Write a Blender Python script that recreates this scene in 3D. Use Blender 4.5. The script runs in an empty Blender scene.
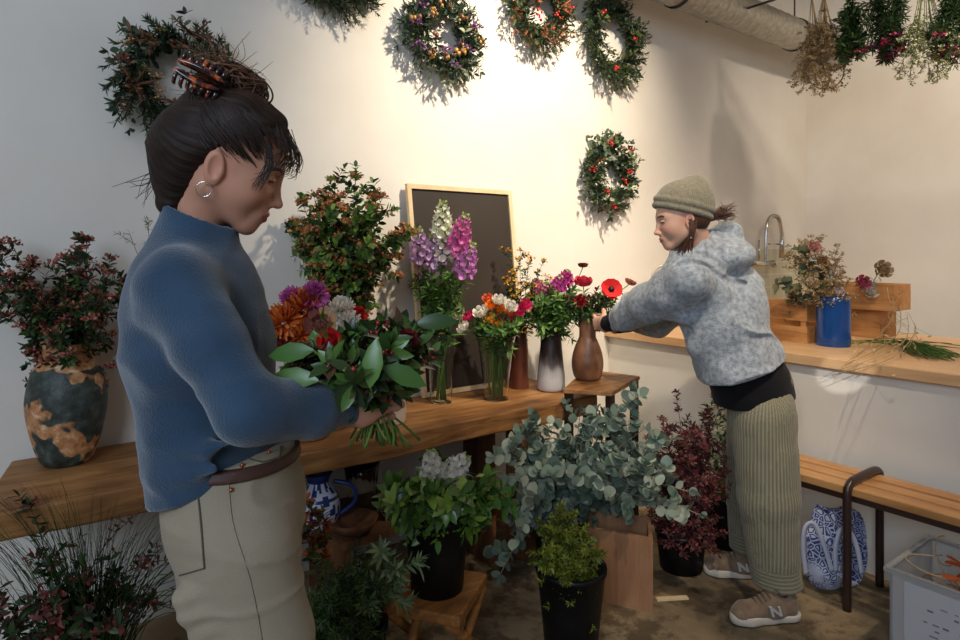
import bpy, math, random
import numpy as np
from mathutils import Vector, Matrix
random.seed(7)
PI = math.pi
COL = bpy.context.scene.collection
# ------------------------------------------------------------------ camera frame
CAMH = 1.4; FPX = 640.0; HX = 480.0; HY = 249.0
Fw = Vector((.6, .8, 0)); Rt = Vector((.8, -.6, 0)); UP = Vector((0, 0, 1))
CW = Vector((0, 0, CAMH))
YW = 2.68; XW = 5.47; TZ = .69
def W(px, py, d):
    return CW + Fw * d + Rt * ((px - HX) / FPX * d) - UP * ((py - HY) / FPX * d)
def onZ(px, py, z): return W(px, py, FPX * (CAMH - z) / (py - HY))
def onY(px, py, Y): return W(px, py, Y / (.8 - .6 * (px - HX) / FPX))
def onX(px, py, X): return W(px, py, X / (.6 + .8 * (px - HX) / FPX))
def atz(px, z, d):  # point in column px at depth d and height z
    v = W(px, HY, d); v.z = z; return v
V = Vector
def rnd(a, b): return random.uniform(a, b)
def rvec():
    while True:
        v = V((rnd(-1, 1), rnd(-1, 1), rnd(-1, 1)))
        if .05 < v.length < 1: return v.normalized()
def perp(v):
    a = V((0, 0, 1)) if abs(v.z) < .8 * v.length else V((1, 0, 0))
    return v.cross(a).normalized()
# ------------------------------------------------------------------ materials
MATS = {}
def newmat(name):
    m = bpy.data.materials.new(name); m.use_nodes = True
    nt = m.node_tree; b = nt.nodes['Principled BSDF']
    MATS[name] = m
    return m, nt, b
def node(nt, t, **kw):
    n = nt.nodes.new(t)
    for k, v in kw.items():
        if k.startswith('i_'): n.inputs[k[2:].replace('_', ' ')].default_value = v
        else: setattr(n, k, v)
    return n
def ramp(nt, fac, stops):
    r = nt.nodes.new('ShaderNodeValToRGB'); cr = r.color_ramp
    while len(cr.elements) < len(stops): cr.elements.new(.5)
    for e, (p, c) in zip(cr.elements, stops):
        e.position = p; e.color = (c[0], c[1], c[2], 1)
    nt.links.new(fac, r.inputs[0]); return r.outputs[0]
def s2l(c):
    return tuple((x / 12.92 if x <= .04045 else ((x + .055) / 1.055) ** 2.4) for x in [v / 255 for v in c])
def noisemat(name, c1, c2, scale=8, rough=.6, detail=4, stretch=(1, 1, 1), bump=0, bscale=None, metal=0, spec=.5, lo=.3, hi=.7, c3=None):
    m, nt, b = newmat(name)
    tc = node(nt, 'ShaderNodeTexCoord'); mp = node(nt, 'ShaderNodeMapping'); mp.inputs['Scale'].default_value = stretch
    nt.links.new(tc.outputs['Object'], mp.inputs[0])
    n = node(nt, 'ShaderNodeTexNoise'); n.inputs['Scale'].default_value = scale; n.inputs['Detail'].default_value = detail
    nt.links.new(mp.outputs[0], n.inputs[0])
    st = [(lo, s2l(c1)), (hi, s2l(c2))]
    if c3: st = [(lo, s2l(c1)), ((lo + hi) / 2, s2l(c2)), (hi, s2l(c3))]
    nt.links.new(ramp(nt, n.outputs[0], st), b.inputs['Base Color'])
    b.inputs['Roughness'].default_value = rough; b.inputs['Metallic'].default_value = metal
    b.inputs['Specular IOR Level'].default_value = spec
    if bump:
        n2 = node(nt, 'ShaderNodeTexNoise'); n2.inputs['Scale'].default_value = bscale or scale * 3; n2.inputs['Detail'].default_value = 5
        nt.links.new(mp.outputs[0], n2.inputs[0])
        bp = node(nt, 'ShaderNodeBump'); bp.inputs['Strength'].default_value = bump; bp.inputs['Distance'].default_value = .01
        nt.links.new(n2.outputs[0], bp.inputs['Height']); nt.links.new(bp.outputs[0], b.inputs['Normal'])
    return m
def attrmat(name, rough=.5, spec=.5, trans=0, bump=0, bscale=200):
    m, nt, b = newmat(name)
    a = node(nt, 'ShaderNodeAttribute'); a.attribute_name = 'Col'
    nt.links.new(a.outputs['Color'], b.inputs['Base Color'])
    b.inputs['Roughness'].default_value = rough; b.inputs['Specular IOR Level'].default_value = spec
    if bump:
        tc = node(nt, 'ShaderNodeTexCoord')
        n2 = node(nt, 'ShaderNodeTexNoise'); n2.inputs['Scale'].default_value = bscale; n2.inputs['Detail'].default_value = 3
        nt.links.new(tc.outputs['Object'], n2.inputs[0])
        bp = node(nt, 'ShaderNodeBump'); bp.inputs['Strength'].default_value = bump; bp.inputs['Distance'].default_value = .003
        nt.links.new(n2.outputs[0], bp.inputs['Height']); nt.links.new(bp.outputs[0], b.inputs['Normal'])
    if trans:
        tr = node(nt, 'ShaderNodeBsdfTranslucent'); mx = node(nt, 'ShaderNodeMixShader'); mx.inputs[0].default_value = trans
        nt.links.new(a.outputs['Color'], tr.inputs[0]); nt.links.new(b.outputs[0], mx.inputs[1]); nt.links.new(tr.outputs[0], mx.inputs[2])
        nt.links.new(mx.outputs[0], nt.nodes['Material Output'].inputs[0])
    return m
def wood(name, c1, c2, c3, axis=0, scale=6, rough=.6, bump=.3, ring=9):
    m, nt, b = newmat(name)
    tc = node(nt, 'ShaderNodeTexCoord'); mp = node(nt, 'ShaderNodeMapping')
    sc = [1, 1, 1]; sc = [.12 if i == axis else 1.0 for i in range(3)]
    mp.inputs['Scale'].default_value = sc
    nt.links.new(tc.outputs['Object'], mp.inputs[0])
    n = node(nt, 'ShaderNodeTexNoise'); n.inputs['Scale'].default_value = scale * 3; n.inputs['Detail'].default_value = 8; n.inputs['Roughness'].default_value = .65
    n.inputs['Distortion'].default_value = .8
    nt.links.new(mp.outputs[0], n.inputs[0])
    big = node(nt, 'ShaderNodeTexNoise'); big.inputs['Scale'].default_value = scale * .5; big.inputs['Detail'].default_value = 3
    nt.links.new(tc.outputs['Object'], big.inputs[0])
    mx = node(nt, 'ShaderNodeMath', operation='MULTIPLY_ADD'); mx.inputs[1].default_value = .45
    ad = node(nt, 'ShaderNodeMath', operation='MULTIPLY'); ad.inputs[1].default_value = .55
    nt.links.new(big.outputs[0], mx.inputs[0]); nt.links.new(n.outputs[0], ad.inputs[0]); nt.links.new(ad.outputs[0], mx.inputs[2])
    nt.links.new(ramp(nt, mx.outputs[0], [(.36, s2l(c1)), (.5, s2l(c2)), (.64, s2l(c3))]), b.inputs['Base Color'])
    b.inputs['Roughness'].default_value = rough
    bp = node(nt, 'ShaderNodeBump'); bp.inputs['Strength'].default_value = bump; bp.inputs['Distance'].default_value = .004
    nt.links.new(n.outputs[0], bp.inputs['Height']); nt.links.new(bp.outputs[0], b.inputs['Normal'])
    return m
def glassmat(name, col=(1, 1, 1), rough=.02, ior=1.3):
    m, nt, b = newmat(name)
    b.inputs['Base Color'].default_value = (*col, 1); b.inputs['Transmission Weight'].default_value = 1
    b.inputs['Roughness'].default_value = rough; b.inputs['IOR'].default_value = ior
    return m
def plain(name, c, rough=.5, metal=0, spec=.5):
    m, nt, b = newmat(name); b.inputs['Base Color'].default_value = (*s2l(c), 1)
    b.inputs['Roughness'].default_value = rough; b.inputs['Metallic'].default_value = metal; b.inputs['Specular IOR Level'].default_value = spec
    return m
# ------------------------------------------------------------------ objects
ORG = {}
def tag(o, label=None, cat=None, group=None, kind=None):
    if label: o['label'] = label
    if cat: o['category'] = cat
    if group: o['group'] = group
    if kind: o['kind'] = kind
    return o
def thing(name, label, cat, loc, group=None):
    o = bpy.data.objects.new(name, None); COL.objects.link(o); o.location = loc; o.empty_display_size = .05
    ORG[o.name] = V(loc); return tag(o, label, cat, group)
class MB:
    def __init__(s): s.v = []; s.f = []; s.c = []; s.hc = False
    def add(s, vs, fs, col=None):
        n = len(s.v); s.v += [tuple(p) for p in vs]
        for q in fs:
            s.f.append(tuple(i + n for i in q)); s.c.append(col)
        if col is not None: s.hc = True
    def box(s, lo, hi, col=None, M=None):
        x0, y0, z0 = lo; x1, y1, z1 = hi
        vs = [V(p) for p in ((x0, y0, z0), (x1, y0, z0), (x1, y1, z0), (x0, y1, z0), (x0, y0, z1), (x1, y0, z1), (x1, y1, z1), (x0, y1, z1))]
        if M: vs = [M @ p for p in vs]
        s.add(vs, [(0, 3, 2, 1), (4, 5, 6, 7), (0, 1, 5, 4), (1, 2, 6, 5), (2, 3, 7, 6), (3, 0, 4, 7)], col)
    def tube(s, path, r, n=8, col=None, caps=True, flat=1.0):
        path = [V(p) for p in path]; m = len(path)
        rs = r if isinstance(r, (list, tuple)) else [r] * m
        vs = []; a = None
        for i, p in enumerate(path):
            t = (path[min(i + 1, m - 1)] - path[max(i - 1, 0)])
            if t.length < 1e-9: t = V((0, 0, 1))
            t.normalize()
            if a is None: a = perp(t)
            a = (a - t * a.dot(t)); a = a.normalized() if a.length > 1e-6 else perp(t)
            b = t.cross(a)
            for k in range(n):
                an = 2 * PI * k / n
                vs.append(p + (a * math.cos(an) + b * math.sin(an) * flat) * rs[i])
        fs = [(i * n + k, i * n + (k + 1) % n, (i + 1) * n + (k + 1) % n, (i + 1) * n + k) for i in range(m - 1) for k in range(n)]
        if caps and n > 2: fs += [tuple(range(n - 1, -1, -1)), tuple((m - 1) * n + k for k in range(n))]
        s.add(vs, fs, col)
    def lathe(s, prof, c=(0, 0, 0), n=32, col=None, fn=None):
        c = V(c); vs = []; m = len(prof)
        for (r, z) in prof:
            for k in range(n):
                an = 2 * PI * k / n; rr = fn(r, z, an) if fn else r
                vs.append(c + V((math.cos(an) * rr, math.sin(an) * rr, z)))
        fs = [(i * n + k, i * n + (k + 1) % n, (i + 1) * n + (k + 1) % n, (i + 1) * n + k) for i in range(m - 1) for k in range(n)]
        if prof[0][0] > 1e-4: fs.append(tuple(range(n - 1, -1, -1)))
        if prof[-1][0] > 1e-4 and False: fs.append(tuple((m - 1) * n + k for k in range(n)))
        s.add(vs, fs, col)
    def ball(s, c, r, col=None, n=6, m=4, sc=(1, 1, 1)):
        c = V(c); vs = [c + V((0, 0, -r * sc[2]))]
        for i in range(1, m):
            ph = -PI / 2 + PI * i / m
            for k in range(n):
                an = 2 * PI * k / n
                vs.append(c + V((math.cos(an) * math.cos(ph) * r * sc[0], math.sin(an) * math.cos(ph) * r * sc[1], math.sin(ph) * r * sc[2])))
        vs.append(c + V((0, 0, r * sc[2]))); L = len(vs) - 1
        fs = [(0, 1 + (k + 1) % n, 1 + k) for k in range(n)]
        fs += [(1 + i * n + k, 1 + i * n + (k + 1) % n, 1 + (i + 1) * n + (k + 1) % n, 1 + (i + 1) * n + k) for i in range(m - 2) for k in range(n)]
        fs += [(1 + (m - 2) * n + k, 1 + (m - 2) * n + (k + 1) % n, L) for k in range(n)]
        s.add(vs, fs, col)
    def leaf(s, p, d, nrm, L, w, col, fold=.25, curl=.2, kind='ovate'):
        d = d.normalized(); side = d.cross(nrm)
        side = side.normalized() if side.length > 1e-5 else perp(d)
        up = side.cross(d)
        if kind == 'round': T = ((0, .25), (.2, .85), (.5, 1.05), (.8, .8), (1, .2))
        elif kind == 'lance': T = ((0, .1), (.3, .9), (.65, .8), (1, .02))
        elif kind == 'petal': T = ((0, .3), (.45, .85), (.8, 1), (1, .55))
        elif kind == 'needle': T = ((0, .8), (.5, 1), (1, .1))
        else: T = ((0, .12), (.22, .75), (.5, 1), (.78, .68), (1, .03))
        vs = []
        for t, ww in T:
            c = p + d * (L * t) - up * (curl * L * t * t)
            h = w * .5 * ww
            if kind == 'needle': vs += [c - side * h, c + side * h]
            else: vs += [c - side * h + up * (fold * h), c, c + side * h + up * (fold * h)]
        k = 2 if kind == 'needle' else 3
        fs = []
        for i in range(len(T) - 1):
            for j in range(k - 1):
                fs.append((i * k + j, i * k + j + 1, (i + 1) * k + j + 1, (i + 1) * k + j))
        s.add(vs, fs, col)
    def build(s, name, mat, parent=None, smooth=True, label=None, bevel=0, solid=0, subsurf=0, kind=None, autos=False):
        me = bpy.data.meshes.new(name)
        o0 = V((0, 0, 0))
        if parent is not None:
            q = parent
            while q.parent: q = q.parent
            o0 = ORG.get(q.name, V(q.location))
        else:
            if s.v:
                xs = [min(p[i] for p in s.v) for i in range(3)]; xe = [max(p[i] for p in s.v) for i in range(3)]
                o0 = V(((xs[0] + xe[0]) / 2, (xs[1] + xe[1]) / 2, xs[2]))
        me.from_pydata([(p[0] - o0.x, p[1] - o0.y, p[2] - o0.z) for p in s.v], [], s.f)
        if s.hc:
            at = me.color_attributes.new('Col', 'FLOAT_COLOR', 'CORNER')
            arr = []
            for q, c in zip(s.f, s.c):
                c = c or (.5, .5, .5); arr += [c[0], c[1], c[2], 1.0] * len(q)
            at.data.foreach_set('color', arr)
        if smooth: me.polygons.foreach_set('use_smooth', [True] * len(me.polygons))
        me.materials.append(mat if not isinstance(mat, str) else MATS[mat])
        o = bpy.data.objects.new(name, me); COL.objects.link(o)
        if parent is not None: o.parent = parent
        else: o.location = o0; ORG[o.name] = o0
        if bevel:
            b = o.modifiers.new('b', 'BEVEL'); b.width = bevel; b.segments = 2; b.limit_method = 'ANGLE'
        if solid:
            b = o.modifiers.new('s', 'SOLIDIFY'); b.thickness = solid; b.offset = 0
        if subsurf:
            b = o.modifiers.new('u', 'SUBSURF'); b.levels = subsurf; b.render_levels = subsurf
        if label: o['label'] = label
        if kind: o['kind'] = kind
        return o
def jit(c, a=.15):
    k = 1 + rnd(-a, a); return (c[0] * k, c[1] * k * (1 + rnd(-a, a) * .25), c[2] * k)
def pal(*cs): return [s2l(c) for c in cs]
def bez(pts, n):
    out = []
    m = len(pts) - 1
    for i in range(n + 1):
        t = i / n; q = [V(p) for p in pts]
        while len(q) > 1: q = [q[j].lerp(q[j + 1], t) for j in range(len(q) - 1)]
        out.append(q[0])
    return out
def spline(pts, k=4):
    P = [V(p) for p in pts]; out = []
    for i in range(len(P) - 1):
        a = P[max(i - 1, 0)]; b = P[i]; c = P[i + 1]; d = P[min(i + 2, len(P) - 1)]
        for j in range(k):
            t = j / k
            out.append(.5 * ((2 * b) + (c - a) * t + (2 * a - 5 * b + 4 * c - d) * t * t + (3 * b - a - 3 * c + d) * t ** 3))
    out.append(P[-1]); return out
# ------------------------------------------------------------------ signed-distance modelling for figures and cloth
RG = np.random.RandomState(3)
LAT = RG.rand(32, 32, 32).astype(np.float32)
def vnoise(x, y, z, s):
    x = x * s + 100; y = y * s + 100; z = z * s + 100
    xi = np.floor(x).astype(int); yi = np.floor(y).astype(int); zi = np.floor(z).astype(int)
    u = x - xi; v = y - yi; w = z - zi
    u = u * u * (3 - 2 * u); v = v * v * (3 - 2 * v); w = w * w * (3 - 2 * w)
    g = lambda a, b, c: LAT[(xi + a) % 32, (yi + b) % 32, (zi + c) % 32]
    r = 0
    for a in (0, 1):
        for b in (0, 1):
            for c in (0, 1):
                r = r + g(a, b, c) * (u if a else 1 - u) * (v if b else 1 - v) * (w if c else 1 - w)
    return r * 2 - 1
class SD:
    def __init__(s, lo, hi, h):
        s.lo = np.array(lo, float); s.h = h
        s.n = [int(math.ceil((hi[i] - lo[i]) / h)) + 1 for i in range(3)]
        s.ax = [s.lo[i] + np.arange(s.n[i]) * h for i in range(3)]
        s.f = np.full(s.n, .2, np.float32)
    def sl(s, lo, hi):
        i0 = [max(0, int((lo[i] - s.lo[i]) / s.h) - 1) for i in range(3)]
        i1 = [min(s.n[i], int((hi[i] - s.lo[i]) / s.h) + 2) for i in range(3)]
        if any(i1[i] <= i0[i] for i in range(3)): return None, None
        S = tuple(slice(i0[i], i1[i]) for i in range(3))
        X = s.ax[0][S[0]][:, None, None]; Y = s.ax[1][S[1]][None, :, None]; Z = s.ax[2][S[2]][None, None, :]
        return S, (X, Y, Z)
    def comb(s, S, d, k, op):
        a = s.f[S]
        if op == 'u':
            h = np.maximum(k - np.abs(a - d), 0) / k; s.f[S] = np.minimum(a, d) - h * h * k * .25
        elif op == 's':
            d = -d; h = np.maximum(k - np.abs(a - d), 0) / k; s.f[S] = np.maximum(a, d) + h * h * k * .25
        elif op == 'i':
            h = np.maximum(k - np.abs(a - d), 0) / k; s.f[S] = np.maximum(a, d) + h * h * k * .25
    def cap(s, a, b, ra, rb, k=.01, op='u', side=None, ratio=1.0):
        a = np.array(a, float); b = np.array(b, float); r = max(ra, rb) * max(1, ratio) + k + .01
        S, P = s.sl(np.minimum(a, b) - r, np.maximum(a, b) + r)
        if S is None: return
        ba = b - a; L = max((ba * ba).sum(), 1e-12)
        p = [P[i] - a[i] for i in range(3)]
        t = np.clip((p[0] * ba[0] + p[1] * ba[1] + p[2] * ba[2]) / L, 0, 1)
        v = [p[i] - t * ba[i] for i in range(3)]
        if side is not None:
            c = (v[0] * side[0] + v[1] * side[1] + v[2] * side[2]) * (1 - 1 / ratio)
            v = [v[i] - c * side[i] for i in range(3)]
        d = np.sqrt(v[0] ** 2 + v[1] ** 2 + v[2] ** 2) - (ra + (rb - ra) * t)
        s.comb(S, d.astype(np.float32), k, op)
    def ell(s, c, r, k=.01, op='u', M=None):
        c = np.array(c, float); R = max(r) + k + .012
        S, P = s.sl(c - R, c + R)
        if S is None: return
        q = [P[i] - c[i] for i in range(3)]
        if M is not None:
            M = np.array(M)  # columns are the local axes
            q = [q[0] * M[0][j] + q[1] * M[1][j] + q[2] * M[2][j] for j in range(3)]
        k0 = np.sqrt((q[0] / r[0]) ** 2 + (q[1] / r[1]) ** 2 + (q[2] / r[2]) ** 2)
        k1 = np.sqrt((q[0] / r[0] ** 2) ** 2 + (q[1] / r[1] ** 2) ** 2 + (q[2] / r[2] ** 2) ** 2)
        d = k0 * (k0 - 1) / np.maximum(k1, 1e-6)
        s.comb(S, d.astype(np.float32), k, op)
    def plane(s, p, n, k=.004):   # keep the side the normal points away from
        n = np.array(V(n).normalized()); P = [s.ax[0][:, None, None], s.ax[1][None, :, None], s.ax[2][None, None, :]]
        d = sum((P[i] - p[i]) * n[i] for i in range(3)).astype(np.float32)
        s.comb((slice(None),) * 3, d, k, 'i')
    def noise(s, amp, sc, stretch=(1, 1, 1)):
        m = np.abs(s.f) < .05; idx = np.argwhere(m)
        x, y, z = [s.ax[i][idx[:, i]] for i in range(3)]
        s.f[m] += (amp * vnoise(x * stretch[0], y * stretch[1], z * stretch[2], sc)).astype(np.float32)
    def disp(s, fn):
        m = np.abs(s.f) < .05; idx = np.argwhere(m)
        x, y, z = [s.ax[i][idx[:, i]] for i in range(3)]
        s.f[m] += fn(x, y, z).astype(np.float32)
    def net(s):
        f = s.f; n = s.n; ins = f < 0
        cnt = np.zeros([k - 1 for k in n], np.int8); pos = np.zeros([k - 1 for k in n] + [3], np.float32)
        def sl(o): return tuple(slice(o[i], n[i] - 1 + o[i]) for i in range(3))
        cor = [(a, b, c) for a in (0, 1) for b in (0, 1) for c in (0, 1)]
        for A in cor:
            for ax in range(3):
                if A[ax]: continue
                B = tuple(1 if i == ax else A[i] for i in range(3))
                fa = f[sl(A)]; fb = f[sl(B)]; x = (fa < 0) != (fb < 0)
                t = fa[x] / (fa[x] - fb[x]); cnt[x] += 1
                for i in range(3): pos[..., i][x] += A[i] + (t if i == ax else 0)
        act = cnt > 0; idx = np.argwhere(act)
        vid = -np.ones(cnt.shape, int); vid[act] = np.arange(len(idx))
        vs = (idx + pos[act] / cnt[act][:, None]) * s.h + s.lo
        fs = []
        for ax in range(3):
            u, v = (ax + 1) % 3, (ax + 2) % 3
            a = [slice(None)] * 3; b = [slice(None)] * 3; a[ax] = slice(0, -1); b[ax] = slice(1, None)
            ia = ins[tuple(a)]; ib = ins[tuple(b)]; x = np.argwhere(ia != ib)
            x = x[(x[:, u] > 0) & (x[:, v] > 0) & (x[:, u] < n[u] - 1) & (x[:, v] < n[v] - 1)]
            si = ia[x[:, 0], x[:, 1], x[:, 2]]
            def g(du, dv):
                y = x.copy(); y[:, u] -= du; y[:, v] -= dv; return vid[y[:, 0], y[:, 1], y[:, 2]]
            q = np.stack([g(1, 1), g(0, 1), g(0, 0), g(1, 0)], 1)
            q[~si] = q[~si][:, ::-1]; fs.append(q)
        return vs, np.concatenate(fs)
def npmesh(name, parts, mat, parent, colfn=None, label=None, smooth_it=0):
    vs = []; fs = []; n = 0
    for a, b in parts: vs.append(a); fs.append(b + n); n += len(a)
    vs = np.concatenate(vs); fs = np.concatenate(fs)
    q = parent
    while q.parent: q = q.parent
    o0 = np.array(ORG[q.name])
    me = bpy.data.meshes.new(name); me.vertices.add(len(vs)); me.vertices.foreach_set('co', (vs - o0).astype(np.float32).ravel())
    me.loops.add(len(fs) * 4); me.loops.foreach_set('vertex_index', fs.astype(np.int32).ravel())
    me.polygons.add(len(fs)); me.polygons.foreach_set('loop_start', np.arange(len(fs), dtype=np.int32) * 4)
    me.update(calc_edges=True); me.validate()
    me.polygons.foreach_set('use_smooth', [True] * len(me.polygons))
    if colfn is not None:
        c = colfn(vs); at = me.color_attributes.new('Col', 'FLOAT_COLOR', 'POINT')
        c4 = np.ones((len(vs), 4), np.float32); c4[:, :3] = c; at.data.foreach_set('color', c4.ravel())
    me.materials.append(MATS[mat] if isinstance(mat, str) else mat)
    o = bpy.data.objects.new(name, me); COL.objects.link(o); o.parent = parent
    if smooth_it:
        md = o.modifiers.new('sm', 'SMOOTH'); md.iterations = smooth_it; md.factor = .5
    if label: o['label'] = label
    return o
# ================================================================== MATERIALS
noisemat('plaster', (226, 219, 206), (233, 227, 216), scale=3, rough=.85, bump=.12, bscale=14, spec=.2)
noisemat('ceiling_paint', (205, 200, 192), (215, 210, 202), scale=3, rough=.9)
noisemat('concrete', (92, 80, 62), (150, 128, 96), scale=2.2, rough=.75, detail=10, bump=.3, bscale=30, lo=.36, hi=.62, c3=(172, 148, 112))
def floor_stains():
    m = MATS['concrete']; nt = m.node_tree; b = nt.nodes['Principled BSDF']
    src = b.inputs['Base Color'].links[0].from_socket
    tc = node(nt, 'ShaderNodeTexCoord'); n = node(nt, 'ShaderNodeTexNoise'); n.inputs['Scale'].default_value = 5.5; n.inputs['Detail'].default_value = 9; n.inputs['Roughness'].default_value = .7
    nt.links.new(tc.outputs['Object'], n.inputs[0])
    r = ramp(nt, n.outputs[0], [(.47, (1, 1, 1)), (.57, (.28, .25, .22))])
    mx = node(nt, 'ShaderNodeMix', data_type='RGBA', blend_type='MULTIPLY'); mx.inputs[0].default_value = .8
    nt.links.new(src, mx.inputs[6]); nt.links.new(r, mx.inputs[7]); nt.links.new(mx.outputs[2], b.inputs['Base Color'])
floor_stains()
wood('table_wood', (84, 52, 26), (146, 98, 52), (184, 136, 82), 0, 7, .6, .5)
wood('post_wood', (66, 42, 26), (112, 72, 42), (140, 94, 58), 2, 7, .7, .5)
wood('counter_wood', (196, 150, 104), (212, 170, 124), (222, 184, 140), 1, 5, .45, .08)
wood('bench_wood', (166, 112, 62), (196, 142, 86), (210, 158, 102), 1, 6, .4, .1)
wood('crate_wood', (140, 92, 46), (184, 130, 74), (204, 152, 96), 1, 9, .65, .3)
wood('box_wood', (138, 96, 64), (172, 122, 84), (190, 142, 100), 2, 6, .7, .2)
wood('frame_wood', (214, 186, 140), (226, 200, 156), (236, 214, 172), 2, 8, .5, .1)
wood('stool_wood', (110, 66, 30), (168, 110, 54), (206, 150, 84), 0, 8, .5, .3)
noisemat('slate', (44, 36, 30), (58, 48, 40), scale=2.5, rough=.65, detail=8, lo=.3, hi=.8)
plain('dark_metal', (52, 34, 28), .35, 0, .6); plain('black_plastic', (13, 13, 14), .5, 0, .35); plain('chrome', (205, 203, 198), .22, 1)
plain('black_wire', (18, 18, 18), .5); plain('hook_grey', (60, 58, 55), .5)
def galv():
    m, nt, b = newmat('galvanised'); tc = node(nt, 'ShaderNodeTexCoord')
    v = node(nt, 'ShaderNodeTexVoronoi'); v.inputs['Scale'].default_value = 30
    nt.links.new(tc.outputs['Object'], v.inputs[0])
    nt.links.new(ramp(nt, v.outputs['Distance'], [(0, s2l((186, 180, 168))), (.7, s2l((160, 156, 146)))]), b.inputs['Base Color'])
    b.inputs['Metallic'].default_value = .75; b.inputs['Roughness'].default_value = .42
galv()
def tiles():
    m, nt, b = newmat('tiles'); tc = node(nt, 'ShaderNodeTexCoord'); mp = node(nt, 'ShaderNodeMapping')
    mp.inputs['Rotation'].default_value = (PI / 2, 0, 0)
    nt.links.new(tc.outputs['Object'], mp.inputs[0])
    br = node(nt, 'ShaderNodeTexBrick'); br.offset = 0; br.inputs['Scale'].default_value = 1
    br.inputs['Brick Width'].default_value = .1; br.inputs['Row Height'].default_value = .1; br.inputs['Mortar Size'].default_value = .003
    br.inputs['Color1'].default_value = (*s2l((206, 200, 172)), 1); br.inputs['Color2'].default_value = (*s2l((198, 194, 164)), 1); br.inputs['Mortar'].default_value = (*s2l((222, 218, 200)), 1)
    nt.links.new(mp.outputs[0], br.inputs[0]); nt.links.new(br.outputs[0], b.inputs['Base Color']); b.inputs['Roughness'].default_value = .25
tiles()
attrmat('leafy', .5, .4, .12); attrmat('waxy', .3, .5, .08); attrmat('petal', .6, .3, .22); attrmat('bark', .75, .2); attrmat('berry', .25, .5)
attrmat('painted', .5, .4); attrmat('glaze', .3, .5, bump=.35, bscale=60); attrmat('skin', .5, .35)
glassmat('clear_glass', (.97, .99, .97)); glassmat('cut_glass', (.97, .99, .96), .05, 1.38)
glassmat('smoky_glass', (.25, .2, .18), .05, 1.3)
m_, nt_, b_ = newmat('blue_glass'); b_.inputs['Base Color'].default_value = (*s2l((38, 104, 190)), 1); b_.inputs['Transmission Weight'].default_value = .6; b_.inputs['Roughness'].default_value = .15
m_, nt_, b_ = newmat('clear_plastic'); b_.inputs['Base Color'].default_value = (.85, .85, .85, 1); b_.inputs['Transmission Weight'].default_value = .7; b_.inputs['Roughness'].default_value = .35; b_.inputs['IOR'].default_value = 1.15
plain('paper', (196, 194, 196), .8); plain('white_enamel', (190, 182, 168), .35); plain('cream_ceramic', (214, 200, 178), .4)
# ================================================================== ROOM
def struct(name, mb, mat): return mb.build(name, mat, smooth=False, kind='structure')
b = MB(); b.box((-3.2, -3.2, -.1), (XW, YW, 0)); struct('floor', b, 'concrete')
b = MB(); b.box((-3.2, YW, -.1), (XW + .15, YW + .15, 3.75)); struct('wall_back', b, 'plaster')
b = MB(); b.box((XW, -3.2, -.1), (XW + .15, YW, 3.75)); struct('wall_right', b, 'plaster')
b = MB(); b.box((-3.2, -3.2, 3.75), (XW + .15, YW + .15, 3.85)); struct('ceiling', b, 'ceiling_paint')
b = MB(); b.box((3.0, -2.2, 0), (3.1, YW, .866)); struct('wall_under_counter', b, 'plaster')
b = MB(); b.box((4.3, YW - .008, .9), (XW, YW + .02, 1.4)); struct('trim_1', b, 'tiles')
# counter
b = MB(); b.box((2.96, -2.2, .866), (4.18, YW - .002, .914))
o = b.build('counter_top', 'counter_wood', smooth=False, bevel=.004); tag(o, 'long pale wooden worktop along the low wall on the right', 'counter')
b = MB(); b.box((4.45, 2.1, 0), (XW - .01, YW - .012, .87))
t = thing('sink_cabinet', 'pale cabinet with worktop under the tap in the far corner', 'cabinet', (4.9, 2.4, 0))
b.build('cabinet_body', 'white_enamel', t, False); b = MB(); b.box((4.43, 2.07, .87), (XW - .005, YW - .012, .905)); b.build('worktop', 'counter_wood', t, False)
# ------------------------------------------------------------------ table
def slab(mb, x0, x1, y0, y1, z0, z1, nx=40, amp=.012, yshift=None):
    vs = []
    for i in range(nx + 1):
        x = x0 + (x1 - x0) * i / nx
        a = amp * (math.sin(x * 5.1) + .6 * math.sin(x * 13.7 + 1) + .4 * math.sin(x * 31)) * .5
        c = amp * .6 * math.sin(x * 7.3 + 2)
        dx0 = (-.09 if i == 0 else 0)
        vs += [V((x + dx0, y0 + a, z0 + c * .5)), V((x + dx0, y0 + a * .6, z1)), V((x, y1, z1)), V((x, y1, z0))]
    fs = []
    for i in range(nx):
        p = i * 4; q = p + 4
        fs += [(p, q, q + 1, p + 1), (p + 1, q + 1, q + 2, p + 2), (p + 2, q + 2, q + 3, p + 3), (p + 3, q + 3, q, p)]
    fs += [(0, 1, 2, 3), (nx * 4 + 3, nx * 4 + 2, nx * 4 + 1, nx * 4)]
    mb.add(vs, fs)
t = thing('work_table', 'long rustic thick plank wooden work table against the back wall', 'table', (1.1, 2.4, 0))
b = MB(); slab(b, .03, 2.33, 2.15, 2.66, TZ - .085, TZ); b.build('tabletop', 'table_wood', t, False, bevel=.008)
for (x, y) in ((.66, 2.24), (.66, 2.58), (1.93, 2.24), (1.93, 2.58)):
    b = MB(); b.box((x - .06, y - .06, 0), (x + .06, y + .06, TZ - .088)); b.build('leg', 'post_wood', t, False, bevel=.008)
for x in (.66, 1.93):
    b = MB(); b.box((x - .03, 2.28, .12), (x + .03, 2.54, .2)); b.build('stretcher', 'post_wood', t, False)
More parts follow.
